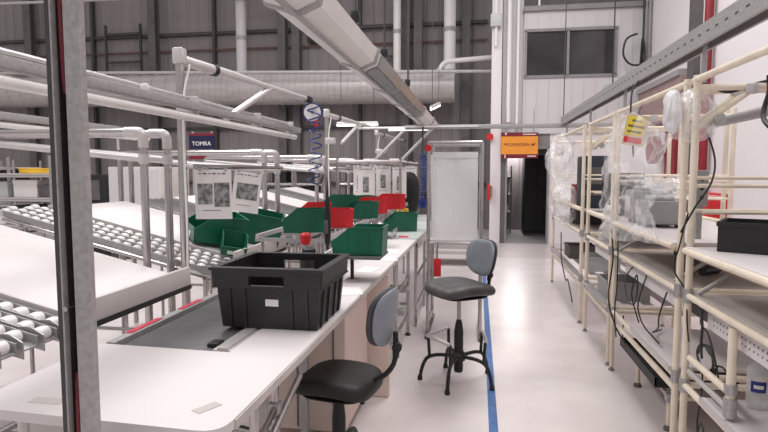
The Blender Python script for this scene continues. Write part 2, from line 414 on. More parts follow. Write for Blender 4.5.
# ------------------------------------------------------------------ foreground upright
t = thing('steel_upright', 'tall galvanised channel upright standing in front of the white bench', 'post', (-.91, 1.15, 0))
px0 = -.907
MB().mm(px0, px0+.038, 1.13, 1.136, 0, 3.2).mm(px0+.032, px0+.038, 1.136, 1.15, 0, 3.2).mm(px0, px0+.004, 1.136, 1.17, 0, 3.2).obj('face_plate', 'galv_dull', t)
MB().mm(px0-.026, px0, 1.165, 1.17, 0, 3.2).obj('slot_liner', 'rubber', t)
MB().mm(px0-.054, px0-.026, 1.14, 1.18, 0, 3.2).obj('side_flange', 'steel_dark', t)
MB().mm(px0-.029, px0-.025, 1.124, 1.14, 0, 3.2).obj('edge_strip', 'galv_dull', t)
b = MB(); b.tube(smooth([(px0-.008, 1.136, 0), (px0-.008, 1.136, 1.0), (px0-.012, 1.158, 1.10), (px0-.012, 1.158, 1.72), (px0-.010, 1.138, 1.84), (px0-.010, 1.134, 3.2)]), .006, 8); b.obj('slot_cable', 'maroon', t)
b = MB(); b.lathe((px0-.012, 1.12, 1.24), [(.004, 0), (.006, .004), (.006, .008), (.003, .011)], 10, Matrix.Rotation(PI/2, 4, 'X')); b.tube([(px0-.012, 1.12, 1.24), (px0-.012, 1.165, 1.24)], .003, 6); b.obj('screw', 'chrome', t)

# ------------------------------------------------------------------ near workbench
def rounded(poly, r, idx):
    out = []
    N = len(poly)
    for i, p in enumerate(poly):
        p = V(p)
        if i in idx:
            a = V(poly[i-1]); c = V(poly[(i+1) % N])
            p0 = p+(a-p).normalized()*r; p1 = p+(c-p).normalized()*r
            for k in range(6):
                q = k/5; out.append(p0*(1-q)**2+p*2*q*(1-q)+p1*q*q)
        else: out.append(p)
    return out
t = thing('workbench', 'white laminate workbench carrying the black crate', 'workbench', (-.9, 2.6, 0))
poly = [(-1.41, 1.30, .872), (-.628, 1.265, .872), (-.578, 5.35, .872), (-1.2, 5.35, .872), (-1.2, 3.05, .872), (-.88, 3.05, .872), (-.88, 1.86, .872), (-1.41, 1.88, .872)]
top = MB().prism(rounded(poly, .07, (0, 1)), (0, 0, .028)).obj('tabletop', 'lam', t)
MB().prism([(-.628, 1.35, .87), (-.622, 1.35, .87), (-.572, 5.34, .87), (-.578, 5.34, .87)], (0, 0, .026)).obj('edge_band', 'lam_edge', t)
MB().box((-.73, 1.40, .9005), (.035, .075, .002), rz=-.5).obj('tape_patch', 'lam_edge', t)
MB().box((-1.2, 1.37, .9005), (.1, .04, .001)).obj('tape_patch', 'lam_edge', t)
for (lx, ly) in ((-1.33, 1.42), (-.73, 1.72), (-.78, 2.05), (-1.33, 2.2), (-.66, 3.9), (-.66, 4.55), (-.64, 5.2), (-1.1, 4.4), (-1.1, 5.2)):
    l = MB().tube([(lx, ly, .03), (lx, ly, .872)], .0155, 10).obj('leg', 'chrome', t)
    MB().lathe((lx, ly, 0), [(.028, 0), (.028, .012), (.012, .02), (.012, .04)], 12).obj('foot', 'rubber', l)
for p0, p1 in (((-.73, 1.72, .52), (-1.33, 1.42, .52)), ((-.73, 1.72, .62), (-.78, 2.05, .62)), ((-.78, 2.05, .5), (-1.33, 2.2, .5)), ((-.75, 1.5, .42), (-.76, 2.3, .66)),
               ((-.66, 3.9, .2), (-.64, 5.2, .2)), ((-.66, 3.9, .55), (-.64, 5.2, .55)), ((-.66, 4.55, .35), (-1.1, 4.4, .35)), ((-.64, 5.2, .3), (-1.1, 5.2, .3))):
    MB().tube([p0, p1], .0145, 10).obj('crossbar', 'chrome', t)
for p in ((-.73, 1.72, .62), (-.78, 2.05, .62), (-.73, 1.72, .52), (-.66, 3.9, .55), (-.66, 4.55, .55), (-.64, 5.2, .55), (-.66, 4.55, .2)):
    MB().box(p, (.045, .05, .05), bev=.008).obj('pipe_joint', 'galv', t)
for yy, z in ((4.1, .3), (4.4, .42), (4.75, .3), (5.0, .45)):
    MB().mm(-.8, -.62, yy, yy+.12, z, z+.05, bev=.008).obj('hook_bracket', 'galv', t)

tag(MB().mm(-1.25, -.72, 2.98, 3.62, .08, .86, bev=.006).obj('under_bench_cabinet', 'ped'), 'pinkish white cabinet under the bench behind the black stool seat', 'cabinet')
o = bpy.data.objects['under_bench_cabinet']
MB().mm(-1.0, -.994, 2.972, 2.98, .1, .84).mm(-.79, -.783, 2.972, 2.98, .1, .84).obj('door_gap', 'steel_mid', o)
MB().mm(-.985, -.80, 2.955, 2.98, .33, .38).obj('handle', 'galv', o)
for sx in (-1.22, -.75):
    for sy in (3.02, 3.58): MB().tube([(sx, sy, 0), (sx, sy, .08)], .02, 8).obj('foot', 'rubber', o)
tag(MB().mm(-1.0, -.585, 3.70, 3.73, .005, .85).obj('under_bench_board', 'ped'), 'pale upright board under the bench beside the low chair back', 'board')

# far workbench
t = thing('workbench', 'farther pale grey workbench end with a pink label beyond the white bench', 'workbench', (-.9, 7, 0))
MB().prism([(-1.2, 5.4, .87), (-.574, 5.4, .87), (-.55, 8.5, .87), (-1.2, 8.5, .87)], (0, 0, .03)).obj('tabletop', 'light_grey', t)
MB().prism([(-.573, 5.4, .8), (-.568, 5.4, .8), (-.545, 8.5, .8), (-.55, 8.5, .8)], (0, 0, .1)).obj('edge_band', 'lam_edge', t)
MB().mm(-.78, -.68, 5.48, 5.62, .9, .902).obj('pink_label', 'red_tape', t)
for lx in (-1.1, -.6):
    for ly in (5.5, 6.4, 7.4, 8.4): MB().tube([(lx, ly, 0), (lx, ly, .87)], .0155, 8).obj('leg', 'chrome', t)
for z in (.2, .5): MB().tube([(-.6, 5.5, z), (-.6, 8.4, z)], .0145, 8).obj('crossbar', 'chrome', t)

# belt conveyor in the recess of the bench
t = thing('belt_conveyor', 'grey belt conveyor set into the white bench beside the crate', 'conveyor', (-1.15, 2.4, 0))
MB().mm(-1.36, -.965, 1.9, 2.97, .84, .885, bev=.02, ).obj('belt', 'belt', t)
MB().mm(-.965, -.885, 1.9, 2.97, .83, .893, bev=.003).mm(-.945, -.905, 1.9, 2.97, .893, .9).obj('side_rail', 'alu', t)
MB().mm(-1.40, -1.36, 1.9, 2.97, .8, .9, bev=.003).obj('side_rail', 'galv_dull', t)
for y0, y1 in ((2.02, 2.25), (2.42, 2.62)): MB().mm(-1.40, -1.372, y0, y1, .9, .903).obj('red_strip', 'red_tape', t)
MB().box((-.985, 1.97, .893), (.045, .06, .018), bev=.005).obj('buckle', 'rubber', t)
for sx in (-1.38, -.93):
    for sy in (2.3, 2.9): MB().mm(sx-.02, sx+.02, sy-.02, sy+.02, 0, .82).obj('leg', 'galv', t)
solo(MB().lathe((-1.2, 2.1, .886), [(.012, 0), (.028, .002), (.03, .006), (.012, .009)], 14), 'lint_scrap', 'yellow_thing', 'small yellowish scrap lying on the grey belt', 'scrap') if False else None

# ------------------------------------------------------------------ black crate
t = thing('plastic_crate', 'open black plastic crate standing on the white bench', 'crate', (-.84, 2.45, .903))
x0, x1, y0, y1, zb, zt, tp, th = -1.05, -.64, 2.17, 2.56, .903, 1.155, .02, .012
def wall_quad(b, p, q, zlo, zhi, tlo, thi, out):
    pass
b = MB()
def ring(z, e):   # rectangle at height z grown by e
    return [(x0-e, y0-e, z), (x1+e, y0-e, z), (x1+e, y1+e, z), (x0-e, y1+e, z)]
def shell(b, za, ea, zc, ec, th, skip=()):
    A, Cc = ring(za, ea), ring(zc, ec); Ai, Ci = ring(za, ea-th), ring(zc, ec-th)
    for k in range(4):
        if k in skip: continue
        j = (k+1) % 4
        vs = [b.b.verts.new(v) for v in (A[k], A[j], Cc[j], Cc[k], Ai[k], Ai[j], Ci[j], Ci[k])]
        for f in ((0, 1, 2, 3), (7, 6, 5, 4), (0, 4, 5, 1), (3, 2, 6, 7), (0, 3, 7, 4), (1, 5, 6, 2)): b.b.faces.new([vs[i] for i in f])
shell(b, zb, 0, 1.08, tp*.8, th)                                     # lower tapered walls
b.mm(x0+.005, x1-.005, y0+.005, y1-.005, zb, zb+.012)
e = .028                                                            # wider upper band with a hand hole at front and back
shell(b, 1.075, e, zt, e+.004, .02, skip=(0, 2))
cxm = (x0+x1)/2
for yy in (y0-e-.003, y1+e-.017):
    b.mm(x0-e, cxm-.075, yy, yy+.02, 1.075, zt).mm(cxm+.075, x1+e, yy, yy+.02, 1.075, zt).mm(cxm-.075, cxm+.075, yy, yy+.02, 1.125, zt).mm(cxm-.075, cxm+.075, yy, yy+.02, 1.075, 1.085)
shell(b, 1.073, e+.004, 1.08, e+.004, .04)
b.obj('body', 'crate', t)
b = MB(); shell(b, zt-.008, e+.012, zt+.004, e+.012, .034); b.obj('rim', 'crate', t)
b = MB()
for q in (-.165, -.1, .1, .165): b.box((cxm+q, y0-.008, .99), (.012, .014, .17), rx=.09)
for q in (.05, .14, .25, .34): b.box((x1+.008, y0+q, .99), (.014, .012, .17), ry=.09)
pattern(b, 'crate', t.children[0])
MB().mm(cxm-.01, cxm+.045, y0-.016, y0-.0, 1.0, 1.028).obj('label_sticker', 'paper', t)
b = MB()
b.mm(cxm-.06, cxm-.058, y1-.03, y1-.02, 1.09, 1.13).mm(cxm-.06, cxm+.06, y1-.03, y1-.02, 1.088, 1.091); b.obj('mould_line', 'galv', t)

# ------------------------------------------------------------------ chairs
def drafting_chair(name, label, c, face, seat_z, sw, sd, back_c, bw, bh, seat_m, pad_m, shell_m, rings=True, rot0=.3, rod=.25):
    t = thing(name, label, 'chair', (c[0], c[1], 0))
    fx, fy = V((face[0], face[1], 0)).normalized().xy
    F = V((fx, fy, 0)); Sd = V((-fy, fx, 0)); Z = V((0, 0, 1)); c3 = V((c[0], c[1], 0))
    s = MB().cushion(c3+Z*(seat_z-.01), Sd, F, Z, sw, sd, .085, ex=4.4, bow=.008, bowv=-.022, flat=11, rings=12).obj('seat', seat_m, t)
    MB().cushion(c3+Z*(seat_z-.065), Sd, F, Z, sw*.8, sd*.8, .03, ex=4).obj('seat_pan', 'black', t)
    MB().tube([c3+Z*(seat_z-.26), c3+Z*(seat_z-.04)], .014, 12).obj('gas_rod', 'chrome', t)
    MB().lathe(c3, [(.03, .07), (.034, .09), (.034, seat_z-rod-.09), (.026, seat_z-rod-.03), (.017, seat_z-rod)], 16).obj('column', 'black', t)
    MB().lathe(c3, [(.02, .15), (.05, .16), (.055, .2), (.04, .225)], 16).obj('hub', 'black', t)
    tips = []
    for k in range(5):
        a = rot0 + 2*PI*k/5; d = V((math.cos(a), math.sin(a), 0)); tips.append(d)
        l = MB().tube([c3+d*.03+Z*.19, c3+d*.16+Z*.195, c3+d*.235+Z*.175, c3+d*.27+Z*.1, c3+d*.285+Z*.015], .0135, 10, fil=.05).obj('leg', 'black', t)
        MB().lathe(c3+d*.285, [(.019, 0), (.019, .02), (.014, .035)], 12).obj('rubber_foot', 'rubber', l)
    if rings:
        for k in range(5):
            d = tips[k]
            MB().tube([c3+d*.215+Z*.185, c3+d*.225+Z*.335], .012, 8).obj('footrest_post', 'black', t)
        for k in (0, 2, 3):
            d, d2 = tips[k], tips[(k+1) % 5]
            MB().tube([c3+d*.235+Z*.338, c3+d2*.235+Z*.338], .0135, 8).obj('footrest', 'alu', t)
    bc = V(back_c)
    N = F
    up = (Z - F*.12).normalized()
    MB().cushion(bc, Sd, up, N, bw, bh, .05, ex=2.7, bow=.035, taper=.12).obj('back_cushion', pad_m, t)
    MB().cushion(bc-N*.028, Sd, up, N, bw*1.0, bh*1.0, .035, ex=2.7, bow=.035, taper=.12).obj('back_shell', shell_m, t)
    lo = c3-F*(sd*.3)+Z*(seat_z-.045)
    MB().tube([lo, bc-F*.06+Z*(-bh*.5-.11), bc-F*.055-Z*(bh*.25)], .013, 10, fil=.1).obj('back_bracket', 'black', t)
    MB().box(bc-F*.058-Z*(bh*.5+.01), (.032, .032, .07), bev=.006).obj('bracket_sleeve', 'black', t)
    b = MB(); b.lathe(bc-F*.065-Z*(bh*.5-.0)+Sd*.0, [(.012, 0), (.024, .004), (.024, .03), (.01, .034)], 12, Matrix.Rotation(PI/2, 4, 'X') @ Matrix.Rotation(0, 4, 'Y')); b.obj('knob', 'black', t)
    return t
drafting_chair('drafting_stool', 'tall stool with charcoal seat and blue grey back standing in the aisle', (-.125, 4.1), (-.82, -.57), .715, .44, .44, (.045, 4.2, .915), .33, .27, 'char', 'pad', 'pad_dark', rot0=-.55)
drafting_chair('drafting_chair', 'low chair with black seat pushed under the white bench edge', (-.665, 2.62), (-.985, .17), .54, .37, .40, (-.435, 2.62, .855), .29, .28, 'seat_black', 'pad_dark', 'pad', rings=False, rot0=.2, rod=.11)

# ------------------------------------------------------------------ gravity flow racks
SL = .24
def plane_z(x): return .89 + SL*(-1.7-x)
LABR = ['nearest sloping flow rack with big white board and wheel tracks beside the steel upright',
        'second sloping flow rack, behind the nearest white board, with green bins on it',
        'third sloping flow rack, behind the one carrying the green bins beneath the papers',
        'fourth sloping flow rack, half hidden behind the red bins',
        'last sloping flow rack, farthest along the row by the spiral hose']
def flow_rack(Y, idx, detail):
    t = thing('flow_rack', LABR[idx], 'rack', (-1.75, Y, 0), 'sloping flow racks beside the bench')
    ang = math.atan(SL)
    XL = -3.3
    xs = lambda x, y, dz: (x, y, plane_z(x)+dz)
    # board
    y0, y1 = Y+.46, Y+1.42
    MB().prism([xs(-1.72, y0, -.014), xs(-1.72, y0, 0), xs(XL, y0, 0), xs(XL, y0, -.014)], (0, y1-y0, 0)).obj('slide_board', 'lam', t)
    l = MB().mm(-1.72, -1.695, y0-.14, y1-.05, .875, .982, bev=.003).obj('stop_lip', 'lip', t)
    MB().mm(-1.723, -1.692, y0-.14, y1-.05, .850, .876).obj('lip_seal', 'rubber', l)
    MB().prism([xs(-1.72, y0-.02, -.03), xs(-1.72, y0-.02, .02), xs(XL, y0-.02, .02), xs(XL, y0-.02, -.03)], (0, .015, 0)).obj('side_guide', 'lip', t)
    # roller lane: four wheel tracks
    for k in range(4):
        yc = Y+.06+.105*k
        b = MB()
        for s_ in (-.04, .04):
            b.prism([xs(-1.72, yc+s_-.002, -.035), xs(-1.72, yc+s_-.002, .006), xs(XL, yc+s_-.002, .006), xs(XL, yc+s_-.002, -.035)], (0, .004, 0))
        b.prism([xs(-1.72, yc-.04, -.035), xs(-1.72, yc-.04, -.031), xs(XL, yc-.04, -.031), xs(XL, yc-.04, -.035)], (0, .08, 0))
        tr = b.obj('roller_track', 'galv', t)
        if detail:
            wm = None
            for q in range(21):
                x = -1.76-.078*q - (.039 if k % 2 else 0)
                p = V(xs(x, yc, -.016))
                if wm is None:
                    wb = MB(); wb.lathe((0, 0, 0), [(.012, -.033), (.026, -.028), (.03, -.015), (.03, .015), (.026, .028), (.012, .033)], 14, Matrix.Rotation(PI/2, 4, 'X'))
                    o = wb.obj('wheel', 'white_paint'); wm = o.data
                else:
                    o = bpy.data.objects.new('wheel', wm); COL.objects.link(o)
                o.parent = tr; o.location = p-t.location
        MB().prism([xs(-1.71, yc-.045, -.06), xs(-1.71, yc-.045, .005), xs(-1.77, yc-.045, .022), xs(-1.82, yc-.045, .008), xs(-1.82, yc-.045, -.06)], (0, .006, 0)).obj('end_bracket', 'galv', t)
    # under-frame
    for x in (-1.78, -3.15):
        MB().tube([(x, Y, plane_z(x)-.06), (x, Y+1.5, plane_z(x)-.06)], .0145, 10).obj('cross_pipe', 'chrome', t)
    for yy in (Y+.02, Y+.45, Y+1.46):
        MB().tube([xs(-1.74, yy, -.055), xs(XL, yy, -.055)], .0145, 10).obj('sloped_pipe', 'chrome', t)
    for x, yy in ((-1.80, Y+.05), (-1.80, Y+.5), (-1.80, Y+1.1), (-3.15, Y+.05), (-3.15, Y+1.1)):
        l = MB().tube([(x, yy, .03), (x, yy, plane_z(x)-.05)], .0145, 10).obj('leg', 'chrome', t)
        MB().lathe((x, yy, 0), [(.03, 0), (.03, .012), (.012, .02), (.012, .04)], 12).obj('foot', 'rubber', l)
    for z in (.32, .55): MB().tube([(-1.80, Y+.05, z), (-1.80, Y+1.5, z)], .0145, 10).obj('rail', 'chrome', t)
    MB().tube([(-1.80, Y+.5, .32), (-3.15, Y+.5, .32)], .0145, 10).obj('rail', 'chrome', t)
    # portal pipes with bent corners
    zt = 1.80 if idx == 0 else 1.73
    for (xp, yp) in ((-2.06, Y+1.50), (-2.0, Y+1.67)):
        if idx: xp += .12
        MB().tube([(xp, yp, .02), (xp, yp, zt), (-3.4, yp, zt), (-3.4, yp, .02)], .024, 14, fil=.07).obj('portal_pipe', 'chrome', t)
        MB().tube([(xp, yp, zt-.1), (xp, yp, zt), (xp-.12, yp, zt)], .031, 14, fil=.075).obj('pipe_joint', 'alu', t)
        MB().tube([(xp, yp, zt-.2), (xp, yp, zt-.14)], .031, 12).obj('pipe_joint', 'alu', t)
        MB().tube([(xp, yp, zt-.17), (-3.4, yp, zt-.04)], .021, 12).obj('upper_rail', 'alu', t)
    for x in (-2.7, -3.2): MB().tube([(x, Y+1.50, zt), (x, Y+1.67, zt)], .018, 10).obj('bridge_pipe', 'chrome', t)
    return t
for i in range(5): flow_rack(1.72+1.7*i, i, i < 2)

# overhead light rail and masts
t = thing('overhead_light_rail', 'long grey lamp rail with white tube running over the sloping flow racks', 'lamp rail', (-1.74, 4, 1.9))
MB().mm(-1.775, -1.705, 1.0, 5.3, 1.93, 1.975, bev=.004).obj('channel', 'galv_dull', t)
MB().tube([(-1.74, 1.0, 1.885), (-1.74, 5.2, 1.885)], .026, 12).obj('lamp_tube', 'white_paint', t)
MB().tube([(-1.79, 1.0, 2.01), (-1.79, 5.2, 2.01)], .011, 8).obj('conduit', 'alu', t)
for yy in (1.45, 2.2, 3.28, 4.3, 5.1): MB().mm(-1.80, -1.72, yy, yy+.018, 1.905, 2.02, bev=.004).obj('bracket', 'alu', t)
MB().lathe((-1.74, 2.75, 1.975), [(.018, 0), (.022, .01), (.022, .03), (.015, .04)], 12).obj('sensor', 'white_paint', t)
t = thing('overhead_light_rail', 'pale lower lamp rail farther over the racks, left of the steel upright', 'lamp rail', (-3.4, 4, 1.9))
MB().mm(-3.44, -3.36, 2.6, 5.4, 1.93, 1.98, bev=.004).obj('channel', 'galv_dull', t); MB().tube([(-3.4, 2.6, 1.89), (-3.4, 5.4, 1.89)], .024, 10).obj('lamp_tube', 'white_paint', t)
for yy in (3.2, 4.9): MB().tube([(-3.4, yy, 1.76), (-3.4, yy, 1.95)], .012, 8).obj('bracket', 'alu', t)

def mast(Y, label):
    t = thing('tool_mast', label, 'mast', (-1.845, Y, 0), 'tool masts between the racks')
    MB().tube([(-1.845, Y, 0), (-1.845, Y, 2.30)], .027, 14).obj('post', 'chrome', t)
    MB().box((-1.845, Y, 2.27), (.07, .07, .1), bev=.012).obj('pipe_joint', 'alu', t)
    MB().box((-1.80, Y, 1.93), (.13, .06, .08), bev=.01).obj('pipe_joint', 'alu', t)
    a0, a1 = V((-1.845, Y+.02, 2.25)), V((-1.56, Y+1.77, 2.22))
    MB().tube([a0, a0.lerp(a1, .3), a0.lerp(a1, .55), a1], [.034, .036, .024, .022], 12).obj('arm', 'alu', t)
    MB().tube([a0.lerp(a1, .62), (-1.78, Y+.5, 1.93)], .024, 12).obj('brace', 'alu', t)
    MB().box(a1, (.06, .12, .05), bev=.01).obj('end_fitting', 'black', t)
    MB().tube([(-1.77, Y, 1.585), (-1.77, Y+1.62, 1.585)], .016, 10).obj('paper_rail', 'chrome', t)
    MB().tube([(-1.845, Y, 1.585), (-1.77, Y, 1.585)], .014, 8).obj('rail_stub', 'alu', t)
    MB().tube(smooth([(-1.82, Y+.06, 2.22), (-1.80, Y+.03, 2.2), (-1.815, Y-.02, 2.0), (-1.82, Y-.02, 1.6), (-1.815, Y-.02, 1.2), (-1.82, Y-.02, .9)]), .007, 8).obj('air_line', 'paper', t)
    MB().tube([a0.lerp(a1, .18), a0.lerp(a1, .2)], .042, 12).obj('cable_tie', 'black', t)
    return t
mast(3.3, 'tall pipe mast with braced arm holding the near spiral hose')
mast(6.75, 'pipe mast behind the red bins with arm over the far racks')
mast(10.2, 'farthest pipe mast, past the last flow rack')

def balancer(c, label):
    x, y, z = c
    t = thing('tool_balancer', label, 'balancer', c, 'round tool balancers')
    d = V((.27, -.96, 0)).normalized()
    MB().tube([V(c)-d*.03, V(c)+d*.03], .09, 24).obj('housing', 'blue_hose', t)
    MB().tube([V(c)+d*.03, V(c)+d*.036], .078, 24).obj('dial', 'paper', t)
    MB().tube([V(c)+d*.036, V(c)+d*.045], .012, 10).obj('hub', 'black', t)
    MB().tube([V(c)+V((0, 0, .09)), V((-1.56, 5.07, 2.215)) if y < 6 else V(c)+V((0, 0, .2))], .006, 6).obj('hook', 'steel_dark', t)
    b = MB(); b.tube([V(c)+V((.03, -.02, -.08)), V(c)+V((.05, -.03, -.13))], .02, 8); b.obj('red_stop', 'red', t)
    return t
def spiral(x, y, z0, z1, r, turns, name_label, tr=.012):
    pts = []
    n = turns*12
    for k in range(n+1):
        a = 2*PI*k/12
        pts.append((x+r*math.cos(a)+.03*math.sin(k/n*PI), y+r*math.sin(a), z0+(z1-z0)*k/n))
    return tag(MB().tube(pts, tr, 6).obj('spiral_hose', 'blue_hose'), name_label, 'hose', 'blue spiral hoses')
balancer((-1.53, 5.1, 2.10), 'round balancer with white dial at the end of the near mast arm')
spiral(-1.50, 5.0, 2.16, 1.43, .055, 8, 'blue spiral air hose hanging under the near round balancer', .007)
t = thing('air_tool', 'slim black air tool hanging from the near spiral hose by the red bins', 'tool', (-.99, 3.62, 1.03))
MB().tube(smooth([(-1.46, 5.0, 1.43), (-1.36, 4.7, 1.45), (-1.2, 4.2, 1.47), (-1.06, 3.8, 1.53), (-1.0, 3.65, 1.46), (-.99, 3.62, 1.38)]), .010, 8).obj('hose_tail', 'black', t)
MB().lathe((-.99, 3.62, 1.03), [(.008, 0), (.012, .03), (.020, .05), (.024, .14), (.024, .24), (.017, .28), (.020, .31), (.010, .35)], 14).obj('body', 'black', t)
MB().mm(-1.002, -.978, 3.585, 3.60, 1.14, 1.23, bev=.005).obj('trigger', 'steel_mid', t)
spiral(-.73, 7.5, 1.80, 1.16, .045, 16, 'blue spiral air hose hanging next to the milky plastic screen', .008)
t = thing('hose_reel', 'round blue hose end fitting at the bottom of the far spiral hose', 'reel', (-.70, 7.45, 1.13))
MB().tube([(-.72, 7.42, 1.13), (-.71, 7.5, 1.13)], .065, 18).obj('housing', 'blue_hose', t); MB().tube([(-.72, 7.40, 1.13), (-.72, 7.42, 1.13)], .03, 12).obj('hub', 'navy', t)
t = thing('air_tool', 'slim black air tool leaning beside the milky plastic screen', 'tool', (-.62, 7.42, .88))
MB().tube([(-.66, 7.42, 1.3), (-.64, 7.42, 1.08)], .022, 10).obj('body', 'black', t); MB().tube([(-.64, 7.42, 1.08), (-.60, 7.42, .86)], [.03, .022], 10).obj('handle', 'black', t)
MB().tube(smooth([(-.68, 7.46, 1.14), (-.69, 7.44, 1.24), (-.66, 7.42, 1.3)]), .008, 6).obj('hose_tail', 'black', t)
t = thing('hose_hanger', 'thin pipe hanger from the cross beam to the far spiral hose', 'hanger', (-.73, 7.55, 1.78))
MB().tube([(-.73, 7.5, 1.75), (-.73, 7.5, 2.15)], .012, 8).obj('rod', 'steel_dark', t)

# instruction papers
def sheet(c, w, h, rz, tilt, label, pics):
    t = thing('instruction_sheet', label, 'paper sheet', c, 'laminated instruction sheets')
    MB().box((c[0], c[1], c[2]), (w, .002, h)).obj('page', 'paper', t)
    for (u0, u1, v0, v1) in pics:
        MB().mm(c[0]+u0*w, c[0]+u1*w, c[1]-.0025, c[1]-.001, c[2]+v0*h, c[2]+v1*h).obj('printed_picture', 'photo_grey', t)
    b = MB()
    for k in range(6):
        u = -.4+.13*k; b.mm(c[0]+u*w, c[0]+(u+.09)*w, c[1]-.0025, c[1]-.001, c[2]+.41*h, c[2]+(.425+.01*(k % 2))*h)
    b.mm(c[0]-.3*w, c[0]+.2*w, c[1]-.0025, c[1]-.001, c[2]-.33*h, c[2]-.32*h); pattern(b, 'ink', t.children[0])
    for u in (-.35, .35): MB().mm(c[0]+u*w-.01, c[0]+u*w+.01, c[1]-.006, c[1]+.006, c[2]+h*.47, c[2]+h*.53).obj('clip', 'galv', t)
    t.rotation_euler = (tilt, math.tan(0), rz)
    return t
s1 = sheet((-1.74, 3.5, 1.40), .24, .33, .25, .03, 'laminated sheet with two photos hanging beside the near mast', ((-.43, -.02, -.2, .22), (.02, .44, -.25, .24)))
s2 = sheet((-1.68, 3.9, 1.40), .20, .30, .25, .05, 'laminated sheet with one big photo hanging aslant, next to the two-photo one', ((-.36, .4, -.18, .22),))
s2.rotation_euler = (.05, .14, .25)
for i, (px, py, pz, w) in enumerate(((-1.62, 7.6, 1.42, .16), (-1.4, 7.0, 1.40, .22), (-1.38, 8.2, 1.42, .22), (-1.1, 7.9, 1.40, .2), (-1.05, 8.8, 1.42, .2))):
    s = sheet((px, py, pz), w, .44, .3, 0, ('narrow hanging sheet seen left of the far mast', 'tall hanging sheet above the far green bin, just right of the mast', 'second tall hanging sheet right of the far mast', 'third tall hanging sheet right of the far mast, above a red bin', 'farthest hanging sheet, beside the yellow pieces')[i], ((-.2, .15, -.25, .2),))
    s['group'] = 'far hanging sheets'
t = thing('hanging_frame', 'pipe frame over the far bins from which tall sheets hang', 'frame', (-1.2, 7.8, 0))
for yy in (6.9, 8.9):
    for xx in (-1.75, -.95): MB().tube([(xx, yy, .0 if xx < -1.5 else (.902 if yy < 8.5 else 0)), (xx, yy, 1.72)], .018, 10).obj('post', 'chrome', t)
for xx in (-1.75, -1.35, -.95): MB().tube([(xx, 6.9, 1.66), (xx, 8.9, 1.66)], .018, 8).obj('rail', 'chrome', t)
for yy in (6.9, 7.5, 8.2, 8.9): MB().tube([(-1.75, yy, 1.68), (-.95, yy, 1.68)], .02, 8).obj('rail', 'alu', t)

# ------------------------------------------------------------------ bins
def bin_proto(name, m, label, w=.30, d=.38, h=.23):
    t = thing(name, label, 'bin', (0, 0, 0))
    th = .006; b = MB()
    side = [(-d/2-.02, .0), (d/2, 0), (d/2+.01, h), (-d/2+.12, h), (-d/2-.035, h*.48)]
    for sx in (-w/2, w/2-th): b.prism([(sx, y, z) for y, z in side], (th, 0, 0))
    b.prism([(-w/2, d/2-.002, 0), (w/2, d/2-.002, 0), (w/2, d/2+.008, h), (-w/2, d/2+.008, h)], (0, th, 0))
    b.prism([(-w/2, -d/2-.02, 0), (w/2, -d/2-.02, 0), (w/2, -d/2-.035, h*.48), (-w/2, -d/2-.035, h*.48)], (0, th, 0))
    b.mm(-w/2, w/2, -d/2-.02, d/2, 0, th)
    b.obj('body', m, t)
    b = MB()
    for sx in (-w/2-.006, w/2-.004): b.prism([(sx, -d/2+.12, h-.012), (sx, d/2+.012, h-.012), (sx, d/2+.012, h+.003), (sx, -d/2+.12, h+.003)], (.01, 0, 0))
    b.mm(-w/2-.006, w/2+.006, d/2+.004, d/2+.022, h-.012, h+.003).box((0, -d/2-.036, h*.48), (w+.01, .014, .012))
    b.obj('rim', m, t)
    b = MB()
    for q in (-.09, 0, .09): b.mm(-w/2-.003, -w/2, q-.006, q+.006, .01, h-.01).mm(w/2, w/2+.003, q-.006, q+.006, .01, h-.01)
    pattern(b, m, t.children[0])
    return t
gp = bin_proto('storage_bin', 'green', 'green')
rp = bin_proto('storage_bin', 'red', 'red')
lb = MB().box((-.02, -.217, .045), (.12, .003, .05)).obj('label_plate', 'paper')
used = {'g': False, 'r': False}
def put(kind, loc, rz, label, tilt=0., sc=1.):
    p = gp if kind == 'g' else rp
    if not used[kind]: used[kind] = True; r = p; r.location = loc; r['label'] = label
    else: r = dup(p, loc, rz, label)
    r.rotation_euler = (Matrix.Rotation(tilt, 3, 'Y') @ Matrix.Rotation(rz, 3, 'Z')).to_euler(); r.scale = (sc, sc, sc)
    r['group'] = 'green storage bins' if kind == 'g' else 'red storage bins'
    return r
T = math.atan(SL)
a_ = put('g', (-2.07, 4.15, plane_z(-2.07)+.032), -.8, 'green bin with white label plate under the two-photo sheet', T, .95)
lb.parent = a_
put('g', (-1.83, 3.96, plane_z(-1.83)+.024), .5, 'small green bin between the labelled green bin and the crate rim', T, .6)
put('g', (-1.95, 4.64, plane_z(-1.95)+.004), -1.2, 'green bin behind the crate under the aslant sheet', T, 1.12)
put('g', (-1.24, 3.92, 1.118), -1.25, 'green bin in front of the red ones on the bin stand', 0, .72)
put('r', (-1.10, 4.28, 1.118), -1.2, 'nearest red bin on the stand, right behind the black air tool', 0, .62)
put('r', (-1.42, 4.75, 1.118), -1.2, 'red bin on the stand, left of the black air tool', 0, .7)
put('g', (-1.42, 5.6, 1.118), -1.3, 'green bin behind the two near red bins', 0, .85)
put('g', (-1.08, 5.15, 1.118), -1.0, 'green bin beside the clear tray', 0, .68)
put('r', (-1.10, 5.75, 1.118), -1.0, 'red bin under the tall hanging sheets, second red from the far end', 0, .72)
put('r', (-1.02, 6.5, 1.118), -1.0, 'farthest red bin next to the yellow pieces', 0, .75)
put('g', (-1.30, 6.25, 1.118), -1.2, 'green bin half hidden between the far red bins', 0, .7)
put('g', (-.84, 6.15, .902), -1.35, 'green bin standing on the far grey bench end', 0, .85)
put('g', (-.92, 4.75, .902), -1.3, 'green bin low behind the bin on the rod', 0, .72)
put('g', (-.69, 3.3, 1.06), -1.55, 'green bin held above the white bench on a black rod', 0, .72)
